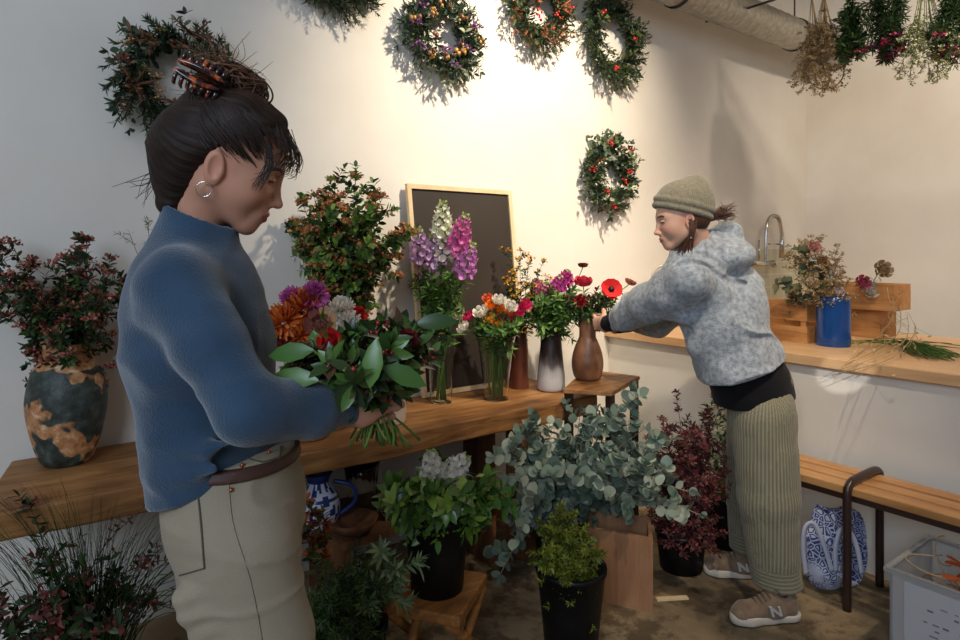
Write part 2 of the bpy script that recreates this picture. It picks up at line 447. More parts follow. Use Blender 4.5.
# low stand at the table's right end
t = thing('plant_stand', 'small wooden topped stand at the right end of the table under the brown pottery vase', 'stand', (2.5, 2.1, 0))
PZ = .765
c0, c1, c2, c3 = onZ(563, 389, PZ), onZ(612, 392, PZ), onZ(640, 376, PZ), onZ(585, 369, PZ)
b = MB(); q = [c0, c1, c2, c3]; b.add(q + [p - V((0, 0, .02)) for p in q], [(0, 1, 2, 3), (7, 6, 5, 4), (0, 4, 5, 1), (1, 5, 6, 2), (2, 6, 7, 3), (3, 7, 4, 0)])
b.build('stand_top', 'table_wood', t, False, bevel=.003)
ctr = (c0 + c1 + c2 + c3) / 4
for p in q:
    p = p.lerp(ctr, .15); b = MB(); b.box((p.x - .015, p.y - .015, 0), (p.x + .015, p.y + .015, PZ - .021)); b.build('leg', 'dark_metal', t, False)
# ------------------------------------------------------------------ blackboard
def board():
    TL = onY(401, 184, 2.655); TR = onY(506, 191, 2.655); BL = V((1.60, 2.60, TZ + .004)); BR = BL + (TR - TL).normalized() * (TR - TL).length
    BR.z = BL.z + .0; ux = (BR - BL).normalized(); uy = ((TL - BL) - ux * (TL - BL).dot(ux)).normalized()
    a = math.radians(3.2); ux, uy = ux * math.cos(a) - uy * math.sin(a) * .0, uy * math.cos(a) - ux * math.sin(a)
    w = (TR - TL).length; h = (TL - BL).length; n = ux.cross(uy).normalized()
    t = thing('blackboard', 'wood-framed blackboard leaning on the wall behind the flower vases', 'blackboard', BL)
    def P(u, v, k): return BL + ux * u + uy * v + n * k
    def bar(mb, u0, u1, v0, v1, k0, k1):
        vs = [P(u, v, k) for k in (k0, k1) for (u, v) in ((u0, v0), (u1, v0), (u1, v1), (u0, v1))]
        mb.add(vs, [(0, 3, 2, 1), (4, 5, 6, 7), (0, 1, 5, 4), (1, 2, 6, 5), (2, 3, 7, 6), (3, 0, 4, 7)])
    b = MB(); bar(b, .01, w - .01, .01, h - .01, .002, .012); b.build('writing_panel', 'slate', t, False)
    b = MB(); f = .022
    bar(b, 0, f, 0, h, 0, .022); bar(b, w - f, w, 0, h, 0, .022); bar(b, f, w - f, 0, f, 0, .022); bar(b, f, w - f, h - f, h, 0, .022)
    b.build('frame', 'frame_wood', t, False)
board()
# ------------------------------------------------------------------ bench
t = thing('bench', 'slatted wooden bench with dark brown metal legs below the worktop', 'bench', (2.78, .7, 0))
for i, (x0, x1) in enumerate(((2.645, 2.72), (2.736, 2.809), (2.825, 2.9))):
    b = MB(); b.box((x0, -.45, .44), (x1, 1.56, .472)); b.build('seat_slat', 'bench_wood', t, False, bevel=.004)
b = MB(); b.box((2.648, -.45, .418), (2.668, 1.56, .4385)); b.box((2.88, -.45, .418), (2.9, 1.56, .4385)); b.build('seat_rail', 'dark_metal', t, False)
for y in (1.13, -.1):
    b = MB(); b.tube(spline([(2.625, y, 0), (2.625, y, .25), (2.625, y, .44), (2.64, y, .478), (2.68, y, .492), (2.78, y, .494), (2.87, y, .492), (2.91, y, .478), (2.922, y, .44), (2.922, y, .2), (2.922, y, 0)], 5), .016, 10)
    b.build('leg_frame', 'dark_metal', t)
# ------------------------------------------------------------------ pipe
t = thing('ventilation_duct', 'galvanised spiral ventilation duct running under the ceiling along the wall', 'duct', (3.5, 2.4, 2.88))
b = MB(); n = 28; x0, x1 = -.5, XW + .0; k = int((x1 - x0) / .0125); path = []; rs = []
for i in range(k + 1):
    path.append((x0 + (x1 - x0) * i / k, 2.4, 2.99)); rs.append(.112 + (.0035 if i % 8 == 0 else 0))
b.tube(path, rs, 32); b.build('duct_tube', 'galvanised', t)
for x in (4.72, 3.3, 1.9, .5):
    b = MB(); b.tube([(x - .012, 2.4, 2.99), (x - .012, 2.4, 2.99), (x + .012, 2.4, 2.99)], [.119, .119, .119], 32, caps=False); b.build('clamp_ring', 'black_wire', t, solid=.003)
    b = MB(); b.tube([(x, 2.4, 3.1), (x, 2.4, 3.75)], .006, 6); b.build('hanger_rod', 'hook_grey', t)
# ------------------------------------------------------------------ faucet
t = thing('kitchen_tap', 'chrome spring-necked kitchen tap on the tiled wall', 'tap', onY(764, 263, 2.6))
Yf = 2.56
def fy(px, py, y=Yf): return onY(px, py, y)
b = MB(); b.tube([fy(746, 264), fy(773, 263)], .022, 12); b.tube([fy(748, 264), fy(748, 264, YW - .01)], .016, 10); b.tube([fy(771, 263), fy(771, 263, YW - .01)], .016, 10); b.build('tap_body', 'chrome', t)
for px in (745, 774):
    b = MB(); b.ball(fy(px, 264), .028, n=10, m=6); b.build('tap_handle', 'chrome', t)
neck = spline([fy(766, 262), fy(766, 240), fy(767, 226), fy(770, 218), fy(775, 216), fy(779, 219), fy(781, 228), fy(782, 236)], 14)
b = MB(); rs = [.012 + .004 * (i % 2) for i in range(len(neck))]; b.tube(neck, rs, 10); b.build('spring_neck', 'chrome', t)
b = MB(); b.tube([fy(782, 236), fy(782, 243), fy(782, 258)], [.014, .02, .022], 12); b.build('spray_head', 'chrome', t)
b = MB(); b.tube([fy(766, 244), fy(782, 244)], .007, 8); b.build('holder_arm', 'chrome', t)
b = MB(); b.tube([fy(759, 240, 2.64), fy(759, 262, 2.64)], .009, 8); b.build('riser', 'chrome', t)
# white curved handle behind the arm: watering jug
p = atz(662, .914, 4.0)
t = thing('white_jug', 'white jug with a tall curved handle on the worktop behind the hooded person', 'jug', p)
b = MB(); b.lathe([(.06, 0), (.075, .05), (.07, .14), (.055, .2), (.06, .22), (.052, .2), (.065, .14), (.07, .05), (.055, .01)], p, 24); b.build('jug_body', 'white_enamel', t)
b = MB(); b.tube(spline([p + Rt * .05 + UP * .1, p - Rt * .04 + UP * .25, p - Rt * .06 + UP * .32, p - Rt * .02 + UP * .375, p + Rt * .05 + UP * .38, p + Rt * .1 + UP * .34], 5), .009, 8); b.build('handle', 'white_enamel', t)
# glass jar by the tiles
p = V((4.78, 2.25, .905))
t = thing('glass_jar', 'clear glass jar with an orange-brown lid in front of the wall tiles', 'jar', p)
b = MB(); b.lathe([(.06, 0), (.07, .01), (.07, .2), (.055, .23), (.055, .25)], p, 20); b.build('jar_body', 'clear_glass', t, solid=.004)
b = MB(); b.lathe([(.06, .25), (.062, .275), (.0, .28)], p, 20); b.build('lid', 'stool_wood', t)
# ------------------------------------------------------------------ crates on the counter
def crate(label, x0, x1, y0, y1, z0, h, rows, gap=.012, grp=None):
    t = thing('wooden_crate', label, 'crate', ((x0 + x1) / 2, (y0 + y1) / 2, z0), grp)
    rh = (h - gap * (rows - 1)) / rows; th = .011
    for (sx0, sx1, sy0, sy1) in ((x0, x0 + th, y0, y1), (x1 - th, x1, y0, y1), (x0 + th, x1 - th, y0, y0 + th), (x0 + th, x1 - th, y1 - th, y1)):
        b = MB()
        for r in range(rows):
            z = z0 + r * (rh + gap); b.box((sx0, sy0, z), (sx1, sy1, z + rh))
        b.build('side_panel', 'crate_wood', t, False, bevel=.0015)
    b = MB(); b.box((x0 + th, y0 + th, z0 + .002), (x1 - th, y1 - th, z0 + .012)); b.build('bottom_panel', 'crate_wood', t, False)
    for (px, py) in ((x0 + th, y0 + th), (x1 - th - .025, y0 + th), (x0 + th, y1 - th - .025), (x1 - th - .025, y1 - th - .025)):
        b = MB(); b.box((px, py, z0 + .012), (px + .025, py + .025, z0 + h)); b.build('corner_post', 'crate_wood', t, False)
    return t
CZ = .914
crate('slatted wooden crate on the worktop just left of the blue vase', 3.3, 3.58, 1.615, 2.02, CZ, .2, 2, .03)
crate('lower wooden crate of the stack right of the blue vase', 3.8, 4.02, 1.47, 1.9, CZ, .155, 1)
crate('upper wooden crate stacked crosswise at the right end by the wall', 3.76, 3.98, 1.385, 1.8, CZ + .156, .14, 1)
# ------------------------------------------------------------------ wooden box, stool, buckets on the floor
def facebox(label, name, cat, pl, pr, d, z1, depth, mat):
    # upright box whose front faces the camera, between pixel columns pl..pr
    a = atz(pl, 0, d); c = atz(pr, 0, d - .1); back = (Fw * .94 - Rt * -.2).normalized() * depth
    t = thing(name, label, cat, (a + c) / 2)
    th = .015
    def wall(p, q, n):
        mb = MB(); vs = [p, q, q + n * th, p + n * th]; vs = vs + [v + V((0, 0, z1)) for v in vs]
        mb.add(vs, [(0, 1, 2, 3), (7, 6, 5, 4), (0, 4, 5, 1), (1, 5, 6, 2), (2, 6, 7, 3), (3, 7, 4, 0)]); mb.build('side_panel', mat, t, False)
    u = (c - a).normalized(); w = back.normalized()
    wall(a, c, w); wall(a + back, c + back, -w); wall(a + w * th, a + back - w * th, u); wall(c + w * th, c + back - w * th, -u)
    mb = MB(); i0 = a + u * th + w * th; i1 = c - u * th + w * th; i2 = c - u * th + back - w * th; i3 = a + u * th + back - w * th
    vs = [i0, i1, i2, i3] + [v + V((0, 0, .012)) for v in (i0, i1, i2, i3)]
    mb.add(vs, [(0, 3, 2, 1), (4, 5, 6, 7), (0, 1, 5, 4), (1, 2, 6, 5), (2, 3, 7, 6), (3, 0, 4, 7)]); mb.build('bottom_panel', mat, t, False)
    return t
facebox('pale plywood box standing on the floor below the eucalyptus', 'wooden_box', 'box', 588, 653, 2.56, .285, .2, 'box_wood')
def bucket(label, c, r0, r1, h, grp=None, name='flower_bucket'):
    c = V(c); t = thing(name, label, 'bucket', c, grp)
    b = MB(); b.lathe([(r0, 0), (r0 + (r1 - r0) * .5, h * .5), (r1, h - .02), (r1 + .006, h - .018), (r1 + .006, h), (r1 - .004, h), (r0 - .004, .01), (0, .01)], c, 36); b.build('bucket_body', 'black_plastic', t)
    b = MB(); b.lathe([(r1 - .012, h * .8), (0, h * .8)], c, 24); b.build('water', 'black_plastic', t)
    return t
EU = {}
SH = .29
EU['stool'] = atz(437, 0, 2.1)
bucket('black flower bucket of glossy green foliage standing on the low stool', EU['stool'] + UP * (SH + .001), .085, .106, .25)
EU['front'] = atz(571, 0, 2.23); bucket('black flower bucket in front filled with yellow-green sprigs', EU['front'], .09, .118, .3)
EU['burg'] = atz(681, 0, 2.82); bucket('low black pot under the burgundy shrub branches', EU['burg'], .09, .107, .17)
EU['euc'] = atz(560, 0, 2.85); bucket('black bucket of eucalyptus half hidden behind the plywood box', EU['euc'], .1, .13, .32)
EU['yel'] = atz(727, 0, 3.05); bucket('black bucket in the shadow behind the legs of the hooded person', EU['yel'], .09, .115, .26)
EU['left'] = atz(60, 0, 1.78); bucket('black bucket of grasses and dark leaves at the lower left', EU['left'], .1, .13, .3)
EU['mid'] = atz(345, 0, 1.95); bucket('black bucket of ferny greens beside the trousers of the blue fleece person', EU['mid'], .1, .125, .26)
# stool
c = EU['stool']; t = thing('low_stool', 'low rustic wooden stool with crossed legs under the green foliage bucket', 'stool', c)
b = MB(); M = Matrix.Translation(c) @ Matrix.Rotation(math.radians(35), 4, 'Z')
b.box((-.14, -.13, SH - .035), (.14, .13, SH), M=M); b.build('seat', 'stool_wood', t, False, bevel=.006)
for sy in (-1, 1):
    for sx in (-1, 1):
        b = MB(); p0 = M @ V((sx * .12, sy * (.10 - .02 * sx * sy), SH - .036)); p1 = M @ V((-sx * .15, sy * (.10 - .025 * sx), .012))
        b.tube([p0, p1], .016, 8); b.build('leg', 'stool_wood', t)
# under the table
def atT(px, d): return atz(px, 0, d)
c = atT(317, 2.75); c.z = 0
b = MB()
t = thing('small_bench', 'low dark plank shelf on the floor under the table', 'shelf', (1.5, 2.42, 0))
b.box((1.0, 2.2, .28), (1.8, 2.6, .31)); b.build('shelf_board', 'post_wood', t, False)
for x in (1.05, 1.75):
    b = MB(); b.box((x - .02, 2.24, 0), (x + .02, 2.56, .279)); b.build('leg', 'post_wood', t, False)
SB = .3105
def onshelf(px, Y):
    u = (px - HX) / FPX; d = Y / (.8 - .6 * u); v = W(px, HY, d); v.z = SB; return v
c = onshelf(318, 2.36)
t = thing('blue_white_jug', 'blue and white painted ceramic jug under the table', 'jug', c)
prof = [(.045, 0), (.075, .04), (.085, .09), (.075, .14), (.045, .18), (.042, .2), (.055, .225), (.05, .222), (.036, .2), (.0, .19)]
b = MB()
for i in range(1):
    b.lathe([(r, z) for r, z in spline([(r, z, 0) for r, z in prof[:7]], 4) and [(p.x, p.y) for p in spline([(r, z, 0) for r, z in prof[:7]], 4)]], c, 40)
b.c = []
for q in b.f:
    zz = sum(b.v[i][2] for i in q) / len(q) - c.z; an = math.atan2(sum(b.v[i][1] for i in q) / len(q) - c.y, sum(b.v[i][0] for i in q) / len(q) - c.x)
    s = math.sin(an * 9) * math.sin(zz * 70 + 2 * math.sin(an * 3)); blue = s > .15 or zz > .19 or .125 < zz < .14
    b.c.append(s2l((34, 52, 112)) if blue else s2l((208, 212, 222)))
b.hc = True; b.build('jug_body', 'glaze', t)
b = MB(); b.tube(spline([c + V((.05, -.03, .19)), c + V((.11, -.07, .17)), c + V((.12, -.075, .11)), c + V((.07, -.045, .06))], 6), .009, 8, col=s2l((34, 52, 112))); b.build('handle', 'glaze', t)
c = onshelf(362, 2.42)
t = thing('ribbed_glass_vase', 'empty clear ribbed glass vase in the shade under the table', 'vase', c)
b = MB(); b.lathe([(.05, 0), (.055, .02), (.06, .12), (.075, .235)], c, 48, fn=lambda r, z, a: r * (1 + .03 * math.cos(a * 16))); b.build('vase_body', 'clear_glass', t, solid=.004)
c = onshelf(352, 2.26)
t = thing('wooden_bowl', 'shallow dark bowl with a gold-brown rim under the table', 'bowl', c)
b = MB(); b.lathe([(.04, 0), (.085, .03), (.1, .06), (.092, .058), (.03, .015), (0, .012)], c, 36); b.build('bowl_body', 'post_wood', t)
c = onshelf(391, 2.3)
t = thing('speckled_vase', 'small white-speckled dark vase beside the foliage bucket under the table', 'vase', c)
b = MB(); b.lathe([(.03, 0), (.048, .04), (.05, .08), (.03, .12), (.032, .13), (.02, .1), (0, .09)], c, 28); 
noisemat('speckle', (30, 24, 22), (225, 212, 200), scale=60, lo=.48, hi=.54, rough=.4); b.build('vase_body', 'speckle', t)
# ------------------------------------------------------------------ storage box
x0, x1, y0, y1, hz = 2.46, 2.84, .4, .92, .3
t = thing('plastic_storage_box', 'translucent plastic storage box with a paper sheet at the lower right corner', 'box', ((x0 + x1) / 2, (y0 + y1) / 2, 0))
b = MB(); th = .006
for a in ((x0, y0, x0 + th, y1), (x1 - th, y0, x1, y1), (x0 + th, y0, x1 - th, y0 + th), (x0 + th, y1 - th, x1 - th, y1)): b.box((a[0], a[1], 0), (a[2], a[3], hz))
b.box((x0 + th, y0 + th, 0), (x1 - th, y1 - th, th)); b.build('box_shell', 'clear_plastic', t, False)
b = MB()
for a in ((x0 - .015, y0 - .015, x0, y1 + .015), (x1, y0 - .015, x1 + .015, y1 + .015), (x0, y0 - .015, x1, y0), (x0, y1, x1, y1 + .015)): b.box((a[0], a[1], hz - .012), (a[2], a[3], hz + .002))
b.build('rim', 'clear_plastic', t, False, bevel=.002)
b = MB(); b.box((x0 - .003, .42, .03), (x0 - .001, .875, .272)); sh = b.build('paper_sheet', 'paper', t, False)
b = MB()
for r in range(9):
    yy = .8 + rnd(-.02, .02)
    zz = .22 - r * .02
    while yy > .5:
        L = rnd(.008, .03)
        if random.random() < .6: b.box((x0 - .0036, yy - L, zz), (x0 - .0031, yy, zz + rnd(.003, .009)), col=s2l((120, 112, 122)))
        yy -= L + rnd(.01, .03)
b.build('handwriting', 'painted', sh, False)
EU['box'] = ((x0 + x1) / 2, (y0 + y1) / 2)
b = MB()
for i in range(34):
    c = V((rnd(x0 + .05, x1 - .05), rnd(y0 + .05, y1 - .05), rnd(.06, .28))); r = rnd(.04, .075); a = rvec(); e = perp(a); g = a.cross(e)
    pts = [c + (e * math.cos(k * .7) * r + g * math.sin(k * .7) * r * rnd(.6, 1.1)) + UP * .01 * k * (1 if c.z < .25 else .7) for k in range(8)]
    pts = [V((min(max(p.x, x0 + .01), x1 - .01), min(max(p.y, y0 + .01), y1 - .01), max(p.z, .015))) for p in pts]
    b.tube(spline(pts, 3), .0022, 5, col=jit(s2l(random.choice([(206, 170, 120), (186, 140, 88), (160, 110, 60)]))))
tag(b.build('raffia', 'bark'), 'tangled tan raffia curling out of the plastic box', 'raffia', kind='stuff')
b = MB(); c = V((2.6, .72, .3))
for i in range(26): b.leaf(c + rvec() * .03, rvec() + UP * .4, rvec(), .07, .02, jit(s2l((196, 96, 40))), kind='petal')
tag(b.build('dried_flower', 'petal'), 'orange dried flower on top of the raffia in the plastic box', 'flower')
# wood sliver on floor
p = onZ(672, 599, .0); b = MB(); b.box((-.065, -.012, 0), (.065, .012, .006), M=Matrix.Translation(p) @ Matrix.Rotation(math.atan2(Rt.y, Rt.x) + .1, 4, 'Z'))
tag(b.build('wood_offcut', 'frame_wood', smooth=False), 'thin pale offcut of wood lying on the floor beside the box', 'offcut')
# ================================================================== PLANTS
G_DARK = pal((30, 48, 24), (40, 60, 30), (52, 74, 36), (34, 54, 34))
G_MID = pal((62, 92, 40), (78, 108, 48), (54, 82, 38), (92, 120, 58))
G_LIGHT = pal((100, 134, 50), (126, 156, 60), (88, 122, 48), (146, 168, 74))
G_FRESH = pal((86, 124, 52), (104, 140, 62), (70, 108, 46))
EUCP = pal((122, 140, 126), (142, 156, 138), (90, 112, 100), (164, 174, 152), (104, 122, 106))
G_YEL = pal((112, 120, 34), (134, 138, 44), (90, 104, 32), (150, 146, 58))
RUST = pal((196, 122, 80), (210, 140, 92), (176, 100, 66), (220, 156, 104))
RED_B = pal((150, 82, 70), (172, 100, 84), (124, 64, 56), (184, 120, 98))
BURG = pal((108, 54, 54), (126, 66, 62), (88, 44, 46), (146, 86, 78))
DRY = pal((170, 146, 104), (190, 166, 124), (150, 124, 86), (136, 112, 84))
BARKC = pal((74, 58, 40), (90, 70, 48)); STEMG = pal((92, 122, 54), (110, 138, 66), (78, 104, 46))
def foliage_on(mb, path, t0, n, L, w, cols, kind='ovate', spread=1.0, curl=.2, droop=0, pairs=True, fold=.25, tipb=0):
    m = len(path) - 1; az = rnd(0, 6)
    for i in range(n):
        t = t0 + (1 - t0) * (i + rnd(-.2, .2)) / max(n - 1, 1); t = min(max(t, 0), .999)
        x = t * m; k = int(x); p = path[k].lerp(path[k + 1], x - k); tg = (path[k + 1] - path[k]).normalized()
        a = perp(tg); bb = tg.cross(a); az += 2.4
        for s in ((0, PI) if pairs else (0,)):
            side = a * math.cos(az + s) + bb * math.sin(az + s)
            d = (side * spread + tg * rnd(.4, .8) - UP * droop)
            sc = rnd(.75, 1.15) * (1 - tipb * t)
            mb.leaf(p, d, (tg + rvec() * .5), L * sc, w * sc, jit(random.choice(cols)), kind=kind, curl=curl * rnd(.3, 1.5), fold=fold)
    mb.leaf(path[-1], (path[-1] - path[-2]), rvec(), L * .8, w * .8, jit(random.choice(cols)), kind=kind, curl=curl)
def twigs(path, t0, n, L, up=.3, bend=.3):
    out = []; m = len(path) - 1
    for i in range(n):
        t = t0 + (1 - t0) * (i + .5) / n; x = min(t * m, m - 1e-3); k = int(x); p = path[k].lerp(path[k + 1], x - k); tg = (path[k + 1] - path[k]).normalized()
        d = (rvec() + tg * .6 + UP * up).normalized(); l = L * rnd(.6, 1.2) * (1.15 - .5 * t)
        out.append(bez([p, p + d * l * .5, p + (d + UP * bend * rnd(-.5, 1)).normalized() * l], 4))
    return out
def berries(mb, c, r, n, size, cols):
    for i in range(n): mb.ball(c + rvec() * rnd(.2, 1) * r, size * rnd(.7, 1.2), jit(random.choice(cols)), 5, 3)
def floret_cluster(mb, c, r, n, size, cols):
    for i in range(n):
        v = rvec(); v.z = abs(v.z) * .8
        p = c + v * r * rnd(.3, 1)
        mb.leaf(p, v + rvec() * .6, rvec(), size, size * .7, jit(random.choice(cols), .25), kind='petal', curl=.4)
# position words, so every stem's label says which one it is
def where(P, C):
    s = [((p - C).dot(Rt), (p - C).z) for p in P]
    n = len(P); w = [None] * n
    if n == 1: return ['']
    sx = sorted(range(n), key=lambda i: s[i][0]); sz = sorted(range(n), key=lambda i: s[i][1])
    ordn = ['', 'second ', 'third ', 'fourth ', 'fifth ', 'sixth ', 'seventh ', 'eighth ', 'ninth ', 'tenth ', 'eleventh ', 'twelfth ']
    for r, i in enumerate(sx):
        q = n - 1 - r
        if r == 0: w[i] = 'leftmost'
        elif q == 0: w[i] = 'rightmost'
        elif r <= q: w[i] = ordn[min(r, 11)] + 'from the left'
        else: w[i] = ordn[min(q, 11)] + 'from the right'
    return w
def stem_thing(name, cat, label, grp, base, mid, tip, style, last=None):
    S = STY[style]; base = V(base)
    path = bez([base, mid, tip], 10)
    tip = V(tip); tip.y = min(tip.y, 2.57)
    t = thing(name, label, cat, base, grp)
    b = MB(); b.tube(path, [S['r'] * (1 - .6 * i / 10) for i in range(11)], 5, col=random.choice(S['stem']))
    lf = MB(); fl = MB(); t0 = S.get('t0', .4)
    tw = twigs(path, t0, S.get('tw', 0), S.get('twl', .1), S.get('up', .3))
    for q in tw: b.tube(q, [S['r'] * .5, S['r'] * .4, S['r'] * .35, S['r'] * .3, S['r'] * .2], 4, col=random.choice(S['stem']), caps=False)
    L, w = S['leaf']; kd = S.get('kind', 'ovate')
    if S.get('nl', 0): foliage_on(lf, path, t0, S['nl'], L, w, S['cols'], kd, S.get('spread', 1), S.get('curl', .2), S.get('droop', 0), tipb=S.get('tipb', 0), fold=S.get('fold', .25))
    for q in tw: 
        if S.get('ntl', 0): foliage_on(lf, q, .15, S['ntl'], L, w, S['cols'], kd, S.get('spread', 1), S.get('curl', .2), S.get('droop', 0), tipb=S.get('tipb', 0), fold=S.get('fold', .25))
    bl = S.get('bloom')
    if bl:
        k, r, n, sz, cols, frac = bl
        ends = [path[-1]] + [q[-1] for q in tw if random.random() < frac]
        for e in ends:
            (berries if k == 'b' else floret_cluster)(fl, e, r * rnd(.7, 1.2), n, sz, cols)
    b.build('stem', 'bark', t)
    if lf.v: lf.build('foliage', S.get('mat', 'leafy'), t)
    if fl.v: fl.build('blossom' if bl[0] != 'b' else 'berry_cluster', 'petal' if bl[0] != 'b' else 'berry', t)
    return t, path
STY = {
 'rust': dict(r=.003, stem=BARKC, t0=.35, tw=13, twl=.11, leaf=(.036, .022), nl=14, ntl=6, cols=G_MID + G_LIGHT[:3] + G_DARK[:1], bloom=('f', .032, 34, .013, RUST, .45), mat='leafy'),
 'redb': dict(r=.003, stem=BARKC, t0=.3, tw=12, twl=.10, leaf=(.03, .013), nl=12, ntl=6, cols=G_DARK + G_DARK + G_MID[:2], bloom=('f', .024, 26, .012, RED_B, .6)),
 'rosemary': dict(r=.0022, stem=pal((96, 86, 50)), t0=.25, tw=9, twl=.09, up=.8, leaf=(.022, .004), nl=16, ntl=9, cols=G_MID + G_DARK, kind='lance'),
 'yelb': dict(r=.0022, stem=BARKC, t0=.3, tw=8, twl=.07, leaf=(.02, .012), nl=10, ntl=4, cols=G_DARK + G_MID, bloom=('f', .017, 12, .011, pal((222, 150, 34), (236, 172, 50)), .6)),
 'green': dict(r=.0025, stem=STEMG, t0=.45, tw=7, twl=.07, leaf=(.045, .016), nl=10, ntl=5, cols=G_FRESH + G_MID + G_LIGHT[:1], kind='lance'),
 'greenred': dict(r=.0025, stem=STEMG, t0=.45, tw=7, twl=.06, leaf=(.032, .012), nl=9, ntl=4, cols=G_MID + G_DARK, kind='lance', bloom=('f', .012, 10, .01, pal((120, 40, 44), (150, 60, 50)), .3)),
 'glossy': dict(r=.003, stem=STEMG, t0=.3, tw=6, twl=.09, leaf=(.058, .028), nl=10, ntl=5, cols=G_FRESH + G_LIGHT + G_MID, mat='waxy', curl=.25),
 'held': dict(r=.0025, stem=STEMG, t0=.62, tw=6, twl=.04, leaf=(.042, .019), nl=8, ntl=4, cols=G_DARK + G_MID + G_MID[:2] + G_FRESH[:1] + pal((92, 66, 48)), droop=-.2, mat='waxy', bloom=('b', .014, 6, .0048, pal((132, 36, 44), (160, 52, 52), (110, 60, 60)), .5)),
 'euc': dict(r=.003, stem=pal((150, 140, 110), (128, 120, 92)), t0=.25, tw=7, twl=.14, leaf=(.042, .042), nl=9, ntl=6, cols=EUCP, kind='round', curl=.15, fold=.12, tipb=.35),
 'eucbig': dict(r=.0035, stem=pal((160, 150, 120)), t0=.3, tw=3, twl=.12, leaf=(.058, .054), nl=13, ntl=5, cols=EUCP[:2] + EUCP[3:] + pal((176, 186, 166)), kind='round', curl=.1, fold=.1, tipb=.3),
 'burg': dict(r=.003, stem=BURG, t0=.2, tw=16, twl=.13, leaf=(.026, .011), nl=16, ntl=11, cols=BURG + BURG + pal((66, 56, 36)), kind='lance', bloom=('f', .016, 12, .01, BURG, .3)),
 'yelfern': dict(r=.003, stem=BARKC, t0=.15, tw=15, twl=.09, leaf=(.02, .007), nl=18, ntl=16, cols=G_YEL + G_YEL[:2] + G_MID[:1], kind='lance', spread=.7),
 'fern': dict(r=.003, stem=STEMG, t0=.2, tw=14, twl=.14, leaf=(.024, .0035), nl=16, ntl=16, cols=G_DARK + G_MID + pal((84, 110, 70)), kind='needle', spread=.7, up=-.2, droop=.3),
 'darkred': dict(r=.0025, stem=BARKC, t0=.25, tw=8, twl=.11, leaf=(.034, .013), nl=8, ntl=5, cols=G_DARK + G_DARK + pal((96, 44, 46), (120, 58, 56)), bloom=('f', .022, 14, .013, pal((128, 62, 60), (104, 50, 48), (150, 90, 78)), .12)),
 'varieg': dict(r=.002, stem=pal((120, 130, 80)), t0=.3, tw=9, twl=.1, leaf=(.035, .014), nl=10, ntl=6, cols=pal((196, 200, 170), (60, 80, 46), (214, 216, 190)), kind='lance'),
 'dry': dict(r=.0018, stem=DRY, t0=.3, tw=10, twl=.09, leaf=(.014, .008), nl=6, ntl=6, cols=DRY, bloom=('f', .018, 14, .009, DRY, .9)),
 'drywhite': dict(r=.0018, stem=pal((96, 108, 56)), t0=.35, tw=12, twl=.1, leaf=(.016, .007), nl=8, ntl=5, cols=pal((96, 108, 60), (120, 124, 80)), bloom=('f', .014, 9, .009, pal((222, 218, 190), (200, 200, 160)), .9)),
 'drygreen': dict(r=.002, stem=G_DARK, t0=.15, tw=10, twl=.07, leaf=(.04, .012), nl=16, ntl=6, cols=G_DARK + G_MID[:2], bloom=None),
 'drypink': dict(r=.002, stem=G_DARK, t0=.1, tw=9, twl=.05, leaf=(.05, .008), nl=20, ntl=6, cols=G_DARK + G_MID[:1], kind='lance', spread=.5, bloom=('f', .026, 26, .016, pal((176, 40, 110), (196, 62, 128), (150, 34, 96), (190, 90, 50)), 0)),
}
STY['eucdry'] = dict(r=.002, stem=DRY, t0=.5, tw=3, twl=.06, leaf=(.045, .045), nl=5, ntl=3, cols=pal((112, 116, 84), (132, 128, 92), (86, 96, 74)), kind='round', curl=.15)
STY['twig'] = dict(r=.0025, stem=pal((96, 52, 40), (80, 46, 36)), t0=.3, tw=10, twl=.1, leaf=(.014, .007), nl=5, ntl=3, cols=pal((90, 50, 40), (70, 64, 40)))
STY['softleaf'] = dict(r=.0022, stem=STEMG, t0=.2, tw=5, twl=.06, leaf=(.045, .012), nl=9, ntl=7, cols=pal((116, 136, 96), (98, 120, 84), (134, 150, 104)), kind='lance', spread=.6, droop=.3)
STY['orangeleaf'] = dict(r=.002, stem=BARKC, t0=.6, tw=5, twl=.05, leaf=(.032, .018), nl=7, ntl=4, cols=pal((170, 88, 44), (150, 70, 40), (84, 84, 44), (60, 70, 36)))
def bunch(base, C, rad, N, style, name, cat, adj, place, brad=.02, neck=None, grp=None, seed=1, shell=.55, unique=True):
    random.seed(seed); base = V(base); C = V(C); tips = []
    for i in range(N):
        a = 2 * PI * (i + rnd(-.3, .3)) / N * 1.0; k = rnd(shell, 1)
        if i % 3 == 2: k *= .45
        u = math.cos(a) * k; z = math.sin(a) * k; w = rnd(-1, 1) * .8
        tips.append(C + Rt * u * rad[0] + Fw * w * rad[1] + UP * z * rad[2])
    ws = where(tips, C)
    for i, tp in enumerate(tips):
        b0 = base + V((rnd(-1, 1), rnd(-1, 1), 0)) * brad * .6
        mid = (V(neck) + V((rnd(-1, 1), rnd(-1, 1), 0)) * brad * .8) if neck is not None else base.lerp(tp, .5) + UP * .05
        if neck is not None: mid = mid * 1.25 - (b0 * .25 if True else 0); mid.z = neck[2] + .02
        lb = f'{adj} {place}, {ws[i]}' if unique else f'{adj} {place}'
        stem_thing(name, cat, lb, grp, b0, mid, tp, style)
    return tips
